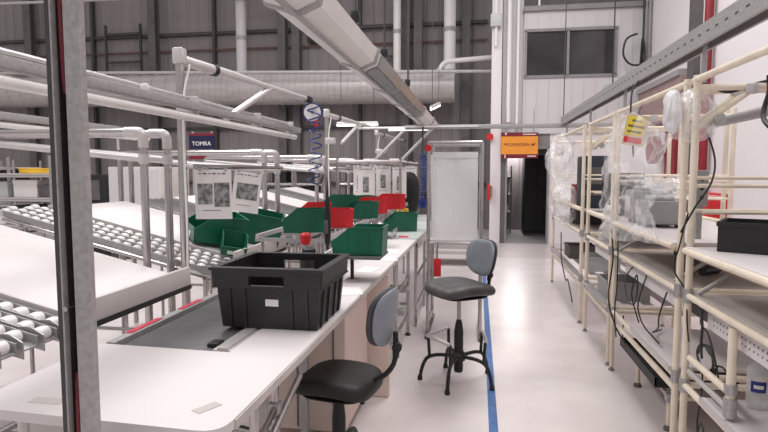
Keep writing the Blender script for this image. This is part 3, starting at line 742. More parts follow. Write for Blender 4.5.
t = thing('bin_holder', 'black rod stand holding up the green bin over the white bench', 'stand', (-.70, 3.3, .9))
MB().tube([(-.74, 3.26, .905), (-.74, 3.26, 1.045)], .011, 10).obj('rod', 'black', t)
MB().mm(-.86, -.55, 3.15, 3.45, 1.042, 1.058, bev=.004).obj('cradle', 'steel_mid', t)
MB().box((-.74, 3.26, .904), (.08, .09, .008), bev=.002).obj('base_plate', 'lip', t)
t = thing('bin_stand', 'low metal stand of rails carrying the red and green bins', 'stand', (-1.2, 5.3, 0))
for xx in (-1.52, -1.25, -1.0): MB().mm(xx-.012, xx+.012, 3.7, 8.0, 1.085, 1.115).obj('rail', 'alu', t)
for yy in (3.75, 5.3, 6.8, 7.95):
    MB().mm(-1.55, -.98, yy-.015, yy+.015, 1.06, 1.085).obj('crossbar', 'galv', t)
    for xx in (-1.5, -1.03): MB().tube([(xx, yy, 0 if xx < -1.3 else .902), (xx, yy, 1.06)], .014, 8).obj('leg', 'chrome', t)
for yy in (4.0, 4.6): MB().mm(-1.02, -.985, yy-.03, yy+.03, 1.02, 1.09, bev=.005).obj('bracket', 'galv', t)
t = thing('clear_tray', 'shallow pale tray of white papers on the bin stand', 'tray', (-.93, 5.3, 1.118))
MB().mm(-1.10, -.80, 5.32, 5.6, .93, .935).mm(-1.1, -1.095, 5.32, 5.6, .935, .99).mm(-.805, -.8, 5.32, 5.6, .935, .99).mm(-1.1, -.8, 5.32, 5.325, .935, .97).obj('tray', 'tray', t)
MB().box((-.95, 5.46, .94), (.2, .18, .01), rz=.3).obj('paper', 'paper', t)
for k, (dx, dy) in enumerate(((-1.08, 5.34), (-.82, 5.34), (-1.08, 5.58), (-.82, 5.58))): MB().mm(dx-.01, dx+.01, dy-.01, dy+.01, .902, .93).obj('foot', 'galv', t)
# small tools on the bench behind the crate
t = thing('small_fixture', 'small clamp with red cap on the bench behind the crate', 'clamp', (-1.05, 3.4, .9))
MB().mm(-1.15, -.95, 3.35, 3.5, .9, .93, bev=.005).obj('base', 'galv', t)
MB().tube([(-1.08, 3.42, .93), (-1.08, 3.42, 1.09)], .015, 10).obj('stem', 'galv', t)
MB().lathe((-1.08, 3.42, 1.09), [(.03, 0), (.035, .02), (.035, .06), (.02, .075)], 14).obj('red_cap', 'red', t)
MB().tube([(-1.0, 3.42, 1.0), (-.9, 3.5, 1.06), (-.86, 3.6, 1.1)], .012, 8).obj('arm', 'alu', t)
t = thing('glue_pot', 'small black pot just behind the crate rim', 'pot', (-1.0, 3.2, .9))
MB().lathe((-.99, 3.2, .9), [(.05, 0), (.055, .05), (.055, .14), (.04, .17)], 16).obj('pot', 'black', t); MB().lathe((-.99, 3.2, 1.07), [(.042, 0), (.042, .02), (.02, .03)], 16).obj('lid', 'rubber', t)
for i, (bx, by, rz) in enumerate(((-.68, 2.95, .3), (-.72, 3.62, -.2), (-.66, 4.1, .4), (-.7, 4.5, .1))):
    solo(MB().box((bx, by, .9015), (.12, .2, .002), rz=rz), 'paper_sheet', 'paper', ('white paper lying on the bench right behind the crate corner', 'white paper lying on the bench past the black rod', 'white paper lying on the bench just right of the held-up green bin', 'white paper at the far end of the white bench')[i], 'paper', group='loose papers on the bench')

# ------------------------------------------------------------------ overhead lamp beam, cross beam, slotted channel
t = thing('lamp_beam', 'long wide galvanised lamp beam hanging over the white bench', 'lamp', (-.81, 5.4, 2.28))
prof = [(-.95, 2.36), (-.925, 2.29), (-.84, 2.265), (-.815, 2.25), (-.785, 2.25), (-.70, 2.285), (-.67, 2.36), (-.74, 2.41), (-.88, 2.41)]
MB().prism([(x, 1.2, z) for x, z in prof], (0, 8.4, 0)).obj('housing', 'white_paint', t)
MB().mm(-.812, -.788, 1.2, 9.6, 2.235, 2.252).obj('ridge', 'galv', t)
for y0, y1 in ((3.9, 4.9), (5.0, 6.0), (6.1, 7.1)):
    c = MB().prism([(-.702, y0, 2.281), (-.668, y0, 2.356), (-.660, y0, 2.35), (-.696, y0, 2.274)], (0, y1-y0, 0)).obj('lamp_cover', 'smoke_glass', t)
    MB().prism([(-.78, y0, 2.249), (-.705, y0, 2.280), (-.703, y0, 2.272), (-.778, y0, 2.241)], (0, y1-y0, 0)).obj('lamp_cover', 'smoke_glass', t)
for yy in (2.4, 3.75, 4.95, 6.05, 7.2, 8.6):
    MB().prism([(x*1.0+(.012 if x > -.81 else -.012), yy, z+(.008 if z > 2.3 else -.008)) for x, z in prof], (0, .05, 0)).obj('clamp_band', 'galv', t)
for yy in (3.2, 4.2, 5.6, 8.6):
    MB().tube([(-.70, yy, 2.38), (-.70, yy, 9)], .006, 6).obj('hanging_rod', 'steel_dark', t)
    MB().box((-.70, yy, 2.43), (.05, .05, .07), bev=.01).obj('hanger_clip', 'black', t)
MB().lathe((-.95, 3.2, 2.28), [(.02, 0), (.04, .02), (.04, .05), (.025, .07)], 12).obj('sensor', 'black', t)

t = thing('cross_beam', 'grey beam crossing the aisle overhead from the lamp beam to the slotted channel', 'beam', (.15, 7.75, 2.15))
MB().mm(-1.0, 1.75, 7.70, 7.76, 2.13, 2.19, bev=.004).obj('channel', 'galv_dull', t)
MB().mm(-1.0, .0, 7.69, 7.70, 2.155, 2.175).obj('cover_strip', 'white_paint', t)
for xx in (-.95, .3, 1.1): MB().tube([(xx, 7.73, 2.19), (xx, 7.73, 9)], .007, 6).obj('hanging_rod', 'steel_dark', t)
t = thing('light_arm', 'white lit bar on the cross beam behind the far blue spiral hose', 'lamp', (-1.2, 7.9, 2.2))
MB().tube([(-1.7, 7.9, 2.17), (-.55, 7.9, 2.17)], .018, 10).obj('bar', 'white_paint', t)
MB().tube([(-1.25, 7.88, 2.14), (-.7, 7.88, 2.14)], .014, 8).obj('lamp_tube', 'lit_soft', t)
MB().tube([(-1.7, 7.9, 0), (-1.7, 7.9, 2.17)], .018, 10).obj('post', 'chrome', t)
for xx in (-1.0, -.62):
    MB().tube([(xx, 7.9, 2.17), (xx-.45, 7.9, 1.72)], .02, 10).obj('brace', 'alu', t); MB().tube([(xx-.62, 7.9, 1.72), (xx-.42, 7.9, 1.72)], .018, 8).obj('end_fitting', 'white_paint', t)

t = thing('slotted_channel', 'long grey slotted steel channel sloping overhead along the right shelves', 'channel', (1.1, 4.6, 2.15))
b = MB()
b.mm(1.06, 1.15, 1.2, 7.7, 2.26, 2.265).mm(1.06, 1.064, 1.2, 7.7, 2.165, 2.26).mm(1.146, 1.15, 1.2, 7.7, 2.165, 2.26).mm(1.064, 1.075, 1.2, 7.7, 2.165, 2.169).mm(1.135, 1.146, 1.2, 7.7, 2.165, 2.169)
b.obj('channel', 'galv_dull', t)
b = MB()
for k in range(64):
    yy = 1.3+.1*k; b.mm(1.0585, 1.0602, yy, yy+.03, 2.212, 2.219)
pattern(b, 'steel_dark', t.children[0])
for yy in (3.05, 4.57, 5.9, 7.4): MB().mm(1.09, 1.11, yy-.01, yy+.01, 1.99, 2.259).obj('strut', 'galv', t)
for yy in (2.0, 5.0): MB().tube([(1.1, yy, 2.265), (1.1, yy, 9)], .006, 6).obj('hanging_rod', 'steel_dark', t)
MB().box((1.1, 5.2, 2.295), (.06, .1, .06), bev=.01).obj('junction_box', 'light_grey', t)

# ------------------------------------------------------------------ milky screen at the end of the benches
t = thing('wrapped_trolley', 'tall pipe trolley wrapped in milky plastic sheet at the end of the benches', 'trolley', (-.2, 5.5, 0))
for xx in (-.455, .035):
    for yy in (5.25, 5.75): 
        MB().tube([(xx, yy, .03), (xx, yy, 1.82)], .0175, 12).obj('post', 'chrome', t)
    MB().tube([(xx, 5.08, .02), (xx, 5.92, .02)], .018, 8).obj('foot_bar', 'steel_mid', t)
    for z in (.12, .88, 1.82): MB().tube([(xx, 5.25, z), (xx, 5.75, z)], .0155, 8).obj('side_rail', 'chrome', t)
for yy in (5.25, 5.75):
    for z in (.88, 1.82): MB().tube([(-.455, yy, z), (.035, yy, z)], .0165, 10).obj('cross_rail', 'chrome', t)
MB().mm(-.44, .02, 5.26, 5.74, .895, .912).obj('deck', 'lam', t)
MB().mm(-.40, .0, 5.235, 5.25, .83, .875).obj('deck_edge', 'lip', t)
def fsheet(yy, ph):
    return MB().grid(lambda u, v: (-.42+.42*u, yy+.006*math.sin(9*u+ph)*math.sin(5*v)+.004*noise.noise(V((u*9, v*9, ph))), .915+.82*v), 24, 30)
fsheet(5.262, 0).obj('front_sheet', 'film_thick', t)
fsheet(5.738, 2).obj('rear_sheet', 'film_thick', t)
MB().mm(-.42, 0, 5.250, 5.256, 1.68, 1.715).obj('sheet_hem', 'film_thick', t)
for xx in (-.44, .02):
    MB().grid(lambda u, v: (xx+.005*math.sin(8*u+4*v), 5.27+.46*u, .915+.8*v), 16, 20).obj('side_sheet', 'film_thick', t)
MB().tube([(-.455, 5.235, 1.77), (-.455, 5.20, 1.77)], .032, 16).obj('red_knob', 'red_bright', t)
t = thing('red_tag', 'small red tag hanging low under the wrapped trolley', 'tag', (-.36, 5.22, .58))
MB().mm(-.40, -.33, 5.205, 5.215, .57, .74, bev=.004).obj('card', 'red_bright', t); MB().tube([(-.365, 5.21, .74), (-.365, 5.235, .885)], .004, 6).obj('string', 'cable', t)
t = thing('floor_trolley', 'low white trolley on castors standing far behind the wrapped trolley', 'trolley', (-.35, 9.4, 0))
MB().mm(-.85, .1, 9.2, 9.9, .2, .26, bev=.01).obj('deck', 'lip', t)
for xx in (-.8, .05):
    for yy in (9.25, 9.85): MB().tube([(xx-.015, yy, .05), (xx+.015, yy, .05)], .05, 14).obj('castor', 'rubber', t); MB().mm(xx-.02, xx+.02, yy-.02, yy+.02, .09, .2).obj('castor_fork', 'galv', t)
tag(MB().mm(.2, .26, YC-.3, YC-.1, .95, 1.3, bev=.01).obj('alarm_box', 'red_bright'), 'narrow red box on the white corner column beside the wrapped trolley', 'box')
bpy.data.objects['alarm_box'].location.y += .0
MB().mm(.2, .3, YC-.1, YC, 1.0, 1.25).obj('mount', 'frame_grey', bpy.data.objects['alarm_box'])
tag(MB().tube([(.24, YC-.12, 2.3), (.24, YC-.0, 2.3)], .075, 18).obj('alarm_bell', 'red_bright'), 'small round red bell high on the white corner column', 'bell')
for i, (q, z) in enumerate(((-.98, 1.0), (-.94, 1.03), (-.90, 1.0), (-1.03, 1.06))):
    solo(MB().box((q-.05, 7.3+.1*i, z-.02), (.05, .05, .16), rz=.5*i, bev=.01), 'yellow_piece', 'yellow_thing', 'small yellow piece in the cluster left of the far spiral hose', 'piece', group='yellow pieces by the hose')
t = thing('parts_box', 'pale box on the far bench holding up the yellow pieces', 'box', (-.95, 7.45, .9))
MB().mm(-1.15, -.86, 7.2, 7.7, .903, .955, bev=.005).mm(-1.15, -.86, 7.2, 7.7, .87+.033, .91).obj('body', 'lip', t)
tag(MB().cushion((-1.0, 8.2, 1.22), (1, 0, 0), (0, 0, 1), (0, 1, 0), .32, .66, .25, ex=2.6).obj('black_bag', 'black'), 'black bag standing on the far bench left of the spiral hose', 'bag')

# direction sign over the corridor door
t = thing('direction_sign', 'orange and maroon hanging sign with arrow over the corridor door', 'sign', (.86, YC-.12, 1.85))
sx0, sx1, sz0, sz1 = .48, 1.24, 1.84, 2.38
MB().mm(sx0, sx1, YC-.12, YC-.1, sz0, sz1).obj('board', 'orange', t)
MB().mm(sx0-.005, sx1+.005, YC-.125, YC-.1, sz0, sz0+.085).obj('maroon_band', 'sign_maroon', t)
MB().mm(sx0-.005, sx1+.005, YC-.125, YC-.1, sz1-.075, sz1).obj('maroon_band', 'sign_maroon', t)
text('sign_text', 'PROPERIDEN', .092, (.80, YC-.122, 2.125), (PI/2, 0, 0), 'ink_brown', t)
b = MB(); b.mm(1.09, 1.15, YC-.123, YC-.119, 2.115, 2.13).prism([(1.14, YC-.123, 2.09), (1.20, YC-.123, 2.16), (1.13, YC-.123, 2.15)], (0, .004, 0)); b.obj('arrow', 'ink_brown', t)
b = MB(); b.mm(.93, 1.2, YC-.128, YC-.124, sz1-.045, sz1-.028).mm(1.03, 1.2, YC-.128, YC-.124, sz0+.035, sz0+.055).prism([(.55, YC-.128, sz1), (.6, YC-.128, sz1), (.575, YC-.128, sz1-.06)], (0, .003, 0)).mm(.555, .575, YC-.128, YC-.124, sz0, sz0+.08); b.obj('small_mark', 'paper', t)
for q in (.57, 1.15): MB().tube([(q, YC-.11, sz1), (q, YC-.11, 2.9)], .008, 6).obj('hanging_wire', 'galv', t)

# ------------------------------------------------------------------ cream pipe shelving on the right
XF, XR = 1.05, 1.85
def bay(y0, y1, label, upper=True, apron=True, low=None, upx=1.5):
    t = thing('pipe_shelving', label, 'shelving', (1.45, (y0+y1)/2, 0), 'cream pipe shelving bays')
    for xx in (XF, XR):
        for yy in (y0, y1):
            l = MB().tube([(xx, yy, .03), (xx, yy, 2.02)], .0175, 12).obj('post', 'cream', t)
            MB().lathe((xx, yy, 0), [(.023, 0), (.023, .01), (.012, .016), (.012, .05)], 12).obj('foot', 'frame_grey', l)
            for z in (.93, .47):
                MB().tube([(xx, yy, z-.035), (xx, yy, z+.035)], .024, 12).obj('pipe_joint', 'galv', t)
    for z in (.93, .47):
        MB().tube([(XF, y0, z), (XF, y1, z)], .0165, 12).obj('front_rail', 'cream', t)
        if True:
            MB().tube([(XR, y0, z), (XR, y1, z)], .0165, 10).obj('rear_rail', 'cream', t)
            for yy in (y0, y1): MB().tube([(XF, yy, z), (XR, yy, z)], .0165, 10).obj('side_rail', 'cream', t)
    if y0 > 2: MB().tube([(XF, y0, .40), (XF, y1, .40)], .0165, 10).obj('front_rail', 'cream', t)
    MB().mm(1.07, XR-.02, y0+.02, y1-.02, .925, .945).obj('worktop', 'grey_top', t)
    MB().mm(XF+.018, XF+.05, y0+.02, y1-.02, .895, .95, bev=.003).obj('edge_strip', 'alu', t)
    MB().mm(XR-.3, XR-.02, y0+.02, y1-.02, .945, .95).obj('rear_strip', 'lam', t)
    MB().tube([(XF, y0-.03, 2.0), (XF, y1+.03, 2.0)], .0165, 10).obj('top_rail', 'cream', t)
    for yy in (y0, y1):
        MB().tube([(XF, yy, 1.96), (XR, yy, 1.96)], .0165, 10).obj('top_arm', 'cream', t)
        MB().tube([(XF, yy, 1.76), (XF+.25, yy, 1.95)], .0155, 10).obj('brace', 'cream', t)
        MB().box((XF+.24, yy, 1.95), (.06, .05, .05), bev=.01).obj('pipe_joint', 'alu', t)
        MB().lathe((XF+.1, yy-.02, 1.80), [(.025, -.02), (.028, 0), (.025, .02)], 12, Matrix.Rotation(PI/2, 4, 'X')).obj('pipe_joint', 'galv', t)
        for z in (1.35, 1.48, 1.52): MB().tube([(XF+.05 if z < 1.4 else XF, yy, z), (XR, yy, z)], .009, 8).obj('cross_rail', 'cream', t)
    if upper:
        MB().mm(1.02, upx, y0+.02, y1-.02, 1.165, 1.18).obj('upper_shelf', 'lam', t)
        MB().tube([(1.02, y0+.02, 1.16), (1.02, y1-.02, 1.16)], .0165, 10).obj('shelf_rail', 'cream', t)
        MB().mm(1.04, upx, y0+.02, y1-.02, 1.13, 1.164).obj('shelf_tray', 'cream_wood', t)
        for yy in (y0+.1, y1-.1): MB().tube([(1.06, yy, .96), (1.3, yy, 1.13)], .012, 8).obj('brace', 'galv', t)
        for yy in (y0+.1, y1-.1): MB().tube([(upx-.03, yy, .945), (upx-.03, yy, 1.135)], .0125, 8).obj('shelf_post', 'cream', t)
    else:
        MB().tube([(XF, y0, 1.17), (XF, y1, 1.17)], .022, 10).obj('shelf_rail', 'cream', t)
        MB().tube([(XR, y0, 1.17), (XR, y1, 1.17)], .0165, 10).obj('shelf_rail', 'cream', t)
        MB().mm(1.07, XR-.02, y0+.02, y1-.02, 1.15, 1.165).obj('upper_shelf', 'lip', t)
    if apron:
        p = MB().mm(1.10, 1.106, y0+.08, y1-.12, .80, .895).obj('front_panel', 'perf', t)
        b = MB()
        for k in range(int((y1-y0-.3)/.035)):
            for r_ in range(2):
                yy = y0+.14+.035*k; z = .855-.028*r_
                b.mm(1.0985, 1.1, yy, yy+.008, z, z+.008)
        if y0 < 2: pattern(b, 'steel_mid', p)
    if low:
        MB().mm(1.035, 1.75, low[0], low[1], .488, .505).obj('lower_shelf', 'lam', t)
        MB().mm(1.027, 1.035, low[0], low[1], .48, .508).obj('shelf_edge', 'alu', t)
    return t
bay(1.32, 2.99, 'nearest cream pipe shelving bay carrying the dark tray and the clear bottle', True, True, (1.5, 2.74), 1.72)
bay(3.12, 4.52, 'second cream pipe shelving bay with grey machines under clear wrap', True, True, (3.16, 3.95), 1.72)
bay(4.64, 5.62, 'third cream pipe shelving bay holding the black monitor', False, True)
bay(5.92, 8.1, 'farthest cream pipe shelving bay near the corridor door', False, False)
# middle divider of the nearest bay
t = thing('pipe_divider', 'short cream upright with steel collars between worktop and low shelf of the nearest bay', 'divider', (1.05, 2.52, .47))
MB().tube([(1.06, 2.50, .515), (1.06, 2.50, .90)], .0185, 12).obj('upright', 'cream', t)
for z0, z1 in ((.52, .60), (.62, .66)): MB().tube([(1.06, 2.50, z0), (1.06, 2.50, z1)], .026, 12).obj('collar', 'galv', t)
MB().tube([(1.06, 2.50, .62), (1.06, 2.96, .62)], .016, 10).obj('rail', 'cream', t)
MB().tube([(1.06, 2.96, .55), (1.06, 2.50, .55)], .014, 10).obj('rail', 'alu', t)
t = thing('kick_rail', 'low cream rail on short legs in front of the second shelving bay', 'rail', (1.05, 3.7, 0))
MB().tube([(1.16, 4.2, .01), (1.16, 4.2, .24), (1.15, 3.5, .2), (1.15, 3.5, .01)], .015, 10, fil=.03).obj('rail', 'cream', t)
for yy, xx in ((4.2, 1.16), (3.5, 1.15)): MB().lathe((xx, yy, 0), [(.028, 0), (.028, .012), (.018, .03)], 12).obj('foot', 'steel_mid', t)
MB().box((1.15, 3.5, .2), (.045, .05, .05), bev=.008).obj('pipe_joint', 'galv', t)
MB().tube([(1.15, 3.5, .2), (1.4, 3.5, .2)], .014, 8).obj('stub', 'cream', t)
t = thing('flat_tray', 'flat black tray hanging low under the white lower shelf of the second bay', 'tray', (1.2, 4.1, .24))
MB().mm(1.08, 1.55, 3.55, 4.4, .24, .252).mm(1.08, 1.09, 3.55, 4.4, .252, .30).mm(1.54, 1.55, 3.55, 4.4, .252, .30).mm(1.08, 1.55, 4.39, 4.4, .252, .30).mm(1.08, 1.55, 3.55, 3.56, .252, .30).obj('tray', 'black', t)
for xx in (1.085, 1.545):
    for yy in (3.6, 4.35): MB().tube([(xx, yy, .3), (xx, yy, .48)], .005, 6).obj('strap', 'rubber', t)
# rear boards and floor boxes under the shelving
tag(MB().mm(1.72, 1.78, 1.5, 2.9, .02, .40, bev=.004).obj('back_board', 'ped'), 'pale board standing upright under the nearest bay', 'board')
tag(MB().mm(1.65, 1.72, 3.2, 4.4, .02, .40, bev=.004).obj('back_board', 'ped'), 'pale board standing upright under the second bay', 'board')
t = thing('cable_tray', 'dark grey perforated cable tray under the nearest worktop', 'tray', (1.5, 2.2, .72))
MB().mm(1.35, 1.5, 1.5, 2.95, .66, .665).mm(1.35, 1.355, 1.5, 2.95, .665, .715).mm(1.495, 1.5, 1.5, 2.95, .665, .715).obj('tray', 'steel_mid', t)
for yy in (1.6, 2.3, 2.9): MB().tube([(1.425, yy, .66), (1.425, yy, .93)], .006, 6).obj('hanger', 'galv', t)
t = thing('cable_tray', 'dark grey cable tray under the second worktop', 'tray', (1.5, 3.8, .72))
MB().mm(1.35, 1.5, 3.16, 4.45, .66, .665).mm(1.35, 1.355, 3.16, 4.45, .665, .715).mm(1.495, 1.5, 3.16, 4.45, .665, .715).obj('tray', 'steel_mid', t)
for yy in (3.3, 3.8, 4.4): MB().tube([(1.425, yy, .66), (1.425, yy, .93)], .006, 6).obj('hanger', 'galv', t)
t = thing('yellow_lath', 'yellowish wooden lath lying across the rails under the nearest worktop', 'lath', (1.4, 2.8, .66))
MB().box((1.46, 2.86, .726), (.5, .05, .02), rz=.5).obj('lath', mat('lath_wood', (214, 180, 110), .6), t)

# things on the shelving
t = thing('black_box', 'long open black plastic tray on the upper shelf of the nearest bay', 'box', (1.46, 2.92, 1.182))
b = MB(); L, Wd, h = .62, .28, .135
b.mm(-L/2, L/2, -Wd/2, Wd/2, 1.182, 1.19).mm(-L/2, L/2, -Wd/2, -Wd/2+.01, 1.19, 1.182+h).mm(-L/2, L/2, Wd/2-.01, Wd/2, 1.19, 1.182+h).mm(-L/2, -L/2+.01, -Wd/2+.01, Wd/2-.01, 1.19, 1.182+h).mm(L/2-.01, L/2, -Wd/2+.01, Wd/2-.01, 1.19, 1.182+h)
bmesh.ops.transform(b.b, matrix=Matrix.Translation((1.44, 2.78, 0)) @ Matrix.Rotation(-.5, 4, 'Z'), verts=b.b.verts)
b.obj('tray', 'black', t)
b = MB(); b.mm(-L/2-.006, L/2+.006, -Wd/2-.006, -Wd/2+.004, 1.30, 1.32).mm(-L/2-.006, -L/2+.004, -Wd/2, Wd/2, 1.30, 1.32).mm(-L/2-.006, L/2+.006, Wd/2-.004, Wd/2+.006, 1.30, 1.32)
bmesh.ops.transform(b.b, matrix=Matrix.Translation((1.44, 2.78, 0)) @ Matrix.Rotation(-.5, 4, 'Z'), verts=b.b.verts)
b.obj('rim', 'black', t)
t = thing('water_bottle', 'clear plastic bottle with blue cap on the low white shelf', 'bottle', (1.33, 2.9, .506))
MB().lathe((1.235, 2.66, .506), [(.034, 0), (.042, .006), (.042, .06), (.039, .07), (.042, .08), (.042, .16), (.036, .19), (.018, .212), (.016, .224)], 20).obj('bottle', 'bottle', t)
MB().lathe((1.235, 2.66, .73), [(.02, 0), (.02, .025), (.018, .028)], 16).obj('cap', 'cap_blue', t)
b = MB()
b.grid(lambda u, v: (1.235+.0428*math.cos(-2.6+1.5*u), 2.66+.0428*math.sin(-2.6+1.5*u), .585+.05*v), 10, 2); b.obj('label', 'cap_blue', t)
b = MB(); b.grid(lambda u, v: (1.235+.0433*math.cos(-2.3+.9*u), 2.66+.0433*math.sin(-2.3+.9*u), .602+.016*v), 8, 2); b.obj('label_print', 'paper', t)

for i, (x0_, x1_, ya, yb, z0_, z1_, m, lab) in enumerate((
    (1.09, 1.34, 3.92, 4.18, 1.182, 1.36, 'grey_machine', 'grey machine under the clear wrap, nearer to the double cream post'),
    (1.09, 1.36, 4.22, 4.46, 1.182, 1.42, 'grey_machine', 'grey machine under the clear wrap, farther from the double cream post'))):
    t = thing('packing_machine', lab, 'machine', ((x0_+x1_)/2, (ya+yb)/2, z0_), 'machines under the clear wrap')
    MB().mm(x0_, x1_, ya, yb, z0_+.02, z1_, bev=.02).obj('housing', m, t)
    MB().mm(x0_-.006, x0_, ya+.06, yb-.06, z0_+.08, z1_-.05, bev=.002).obj('front_panel', 'pale_machine', t)
    MB().mm(x0_+.05, x1_-.05, ya+.05, yb-.05, z1_, z1_+.03, bev=.01).obj('lid', 'light_grey', t)
    for xx in (x0_+.04, x1_-.04):
        for yy in (ya+.04, yb-.04): MB().lathe((xx, yy, z0_), [(.015, 0), (.015, .022)], 10).obj('foot', 'rubber', t)
t = thing('socket_box', 'grey socket box with dark outlets behind the double cream post', 'box', (1.3, 3.05, 1.5))
MB().mm(1.17, 1.24, 3.3, 3.35, 1.36, 1.56, bev=.006).obj('housing', 'grey_machine', t)
for z in (1.41, 1.46, 1.51): MB().tube([(1.205, 3.295, z), (1.205, 3.305, z)], .01, 10).obj('outlet', 'black', t)
MB().mm(1.19, 1.22, 3.32, 3.34, 1.181, 1.36).obj('stand', 'galv', t)
t = thing('roll_of_parts', 'small dark fitting on the worktop below the wrapped machines', 'fitting', (1.3, 3.6, .95))
MB().box((1.35, 3.75, .985), (.14, .2, .07), bev=.015).obj('block', 'steel_mid', t); MB().tube([(1.3, 3.5, .97), (1.42, 3.6, .97)], .025, 12).obj('roller', 'black', t)
t = thing('carton', 'dark brown carton on the worktop beneath the wrapped machines', 'carton', (1.5, 4.1, .95))
MB().mm(1.4, 1.62, 3.95, 4.3, .951, 1.07, bev=.004).obj('carton', mat('brown_carton', (96, 72, 62), .7), t)
t = thing('monitor', 'black flat monitor standing on the third shelving bay', 'monitor', (1.3, 5.1, 1.17))
MB().box((1.26, 5.2, 1.40), (.38, .035, .28), rz=.25, bev=.008).obj('screen', 'black', t)
MB().tube([(1.27, 5.24, 1.18), (1.27, 5.24, 1.32)], .02, 10).obj('stand', 'black', t); MB().box((1.27, 5.24, 1.175), (.2, .16, .015), bev=.005).obj('base', 'black', t)
t = thing('control_tower', 'dark navy upright control box in the farthest shelving bay', 'control box', (1.2, 6.3, 1.17))
MB().mm(1.1, 1.35, 6.2, 6.6, 1.17, 1.72, bev=.01).obj('housing', mat('dark_navy', (38, 44, 60), .5), t)
for z in (1.3, 1.42, 1.54): MB().mm(1.12, 1.33, 6.19, 6.2, z, z+.06).obj('module', 'steel_mid', t)
tag(MB().mm(1.15, 1.4, 7.0, 7.3, 1.167, 1.40, bev=.01).obj('red_carton', 'red_dark'), 'small dark red carton beside the navy control box', 'carton')
tag(MB().mm(1.12, 1.5, 6.75, 7.15, .947, 1.12, bev=.01).obj('dark_carton', 'steel_dark'), 'dark carton on the worktop of the farthest bay', 'carton')
for i, (x, y, z, m) in enumerate(((1.2, 5.0, .488, 'grey_machine'), (1.3, 6.4, .488, 'light_grey'), (1.25, 7.3, .488, 'steel_mid'), (1.3, 5.35, .947, 'light_grey'))):
    t = thing('parts_crate', ('grey crate on the low rails of the third bay', 'pale crate on the low rails of the farthest bay', 'dark crate on the low rails of the farthest bay', 'pale crate on the worktop under the black monitor')[i], 'crate', (x+.1, y, z), 'crates on the far shelving')
    b = MB(); b.mm(x-.13, x+.2, y-.2, y+.2, z, z+.01)
    for q in (x-.13, x+.19): b.mm(q, q+.01, y-.2, y+.2, z+.01, z+.15)
    for q in (y-.2, y+.19): b.mm(x-.12, x+.19, q, q+.01, z+.01, z+.15)
    b.obj('body', m, t)
    MB().mm(x-.14, x+.21, y-.21, y-.195, z+.135, z+.155).mm(x-.14, x+.21, y+.195, y+.21, z+.135, z+.155).mm(x-.14, x-.125, y-.21, y+.21, z+.135, z+.155).obj('rim', m, t)
for y0_, y1_, lab in ((4.7, 5.6, 'bare slatted shelf laid on the low rails of the third bay'), (6.0, 8.0, 'bare slatted shelf laid on the low rails of the farthest bay')):
    b = MB()
    for q in range(6): b.mm(1.0+.16*q, 1.08+.16*q, y0_, y1_, .4865, .4875)
    tag(b.obj('slatted_shelf', 'galv'), lab, 'shelf')

# warning card
t = thing('warning_card', 'yellow warning card with red foot hanging over the wrapped machines', 'card', (1.0, 3.88, 1.82))
MB().mm(-.07, .075, -.004, .0, -.10, .10).obj('backing', 'cream_wood', t).location = (0, 0, 0)
bk = t.children[0]
bk.data.transform(Matrix.Translation(t.location))
def card(name, m, a, c, d, e, yy):
    o = MB().mm(a, c, yy, yy+.001, d, e).obj(name, m); o.parent = t; return o
card('yellow_field', 'yellow', -.062, .052, -.035, .085, -.0055); card('red_band', 'red', -.062, .052, -.085, -.048, -.0055)
for k, (a, c) in enumerate(((-.03, .03), (-.05, .045), (-.05, .04))):
    b = MB()
    xk = a
    while xk < c: b.mm(1.0+xk, 1.0+xk+.012, 3.88-.0066, 3.88-.0056, 1.82+.052-.036*k, 1.82+.066-.036*k); xk += .0155
    pattern(b, 'ink', t.children[1])
o = MB().tube([(0, 0, .10), (.02, .02, .17)], .002, 6).obj('string', 'cable'); o.parent = t
t.rotation_euler = (.0, .17, .15)

# clear wrap
def wrap(name, fn, nu, nv, label, m='film'):
    return tag(MB().grid(fn, nu, nv).obj(name, m), label, 'plastic wrap')
def nz(x, y, z): return noise.noise(V((x, y, z)))
def drape(u, v):                       # hangs from the top rail, spreads over the machines, gathers on the shelf
    y = 4.52-1.32*u
    top = 1.97-.30*max(0, u-.35)*1.2; bot = 1.02+.16*u
    z = top+(bot-top)*v
    f = abs(nz(u*4+v*1.5, v*2.2, 0))*.16 + .05*abs(nz(u*9-v*3, v*5, 4))
    return (1.02-.09*math.sin(PI*v)*(.4+.6*math.sin(PI*u))-f*(.2+v), y+.05*nz(u*4, v*3, 7)*v, z+.04*nz(u*5, v*4, 9)*v)
wrap('clear_wrap', drape, 60, 44, 'big crumpled clear plastic wrap draped over the grey machines')
def drape2(u, v):
    y = 4.5-.95*u; a = v
    return (1.03+.4*a, y, 1.50-.04*a+.09*abs(nz(u*4, v*3, 11))+.03*nz(u*9, v*8, 4)-.16*abs(u-.4))
wrap('clear_wrap', drape2, 40, 24, 'clear plastic sheet lying over the tops of the grey machines')
def bagf(cx, cy, cz, rx, ry, rz_, sd):
    def f(u, v):
        a = 2*PI*u; b_ = PI*v
        n_ = .8+.7*abs(nz(math.cos(a)*1.3+sd, math.sin(a)*1.3, v*3))+.25*abs(nz(math.cos(a)*2.6+sd, math.sin(a)*2.6, v*6))
        return (cx+rx*math.sin(b_)*math.cos(a)*n_, cy+ry*math.sin(b_)*math.sin(a)*n_, cz+rz_*math.cos(b_)*(1+.15*nz(a, v*3, sd)))
    return f
wrap('clear_wrap', bagf(1.06, 3.05, 1.83, .10, .10, .13, 3), 40, 28, 'clear plastic bag tied round the top of the double cream post', 'film_thick' if False else 'film')
wrap('clear_wrap', bagf(.99, 3.14, 1.86, .045, .06, .11, 8), 30, 20, 'pale plastic pouch hanging just left of the double cream post top', 'film_thick')
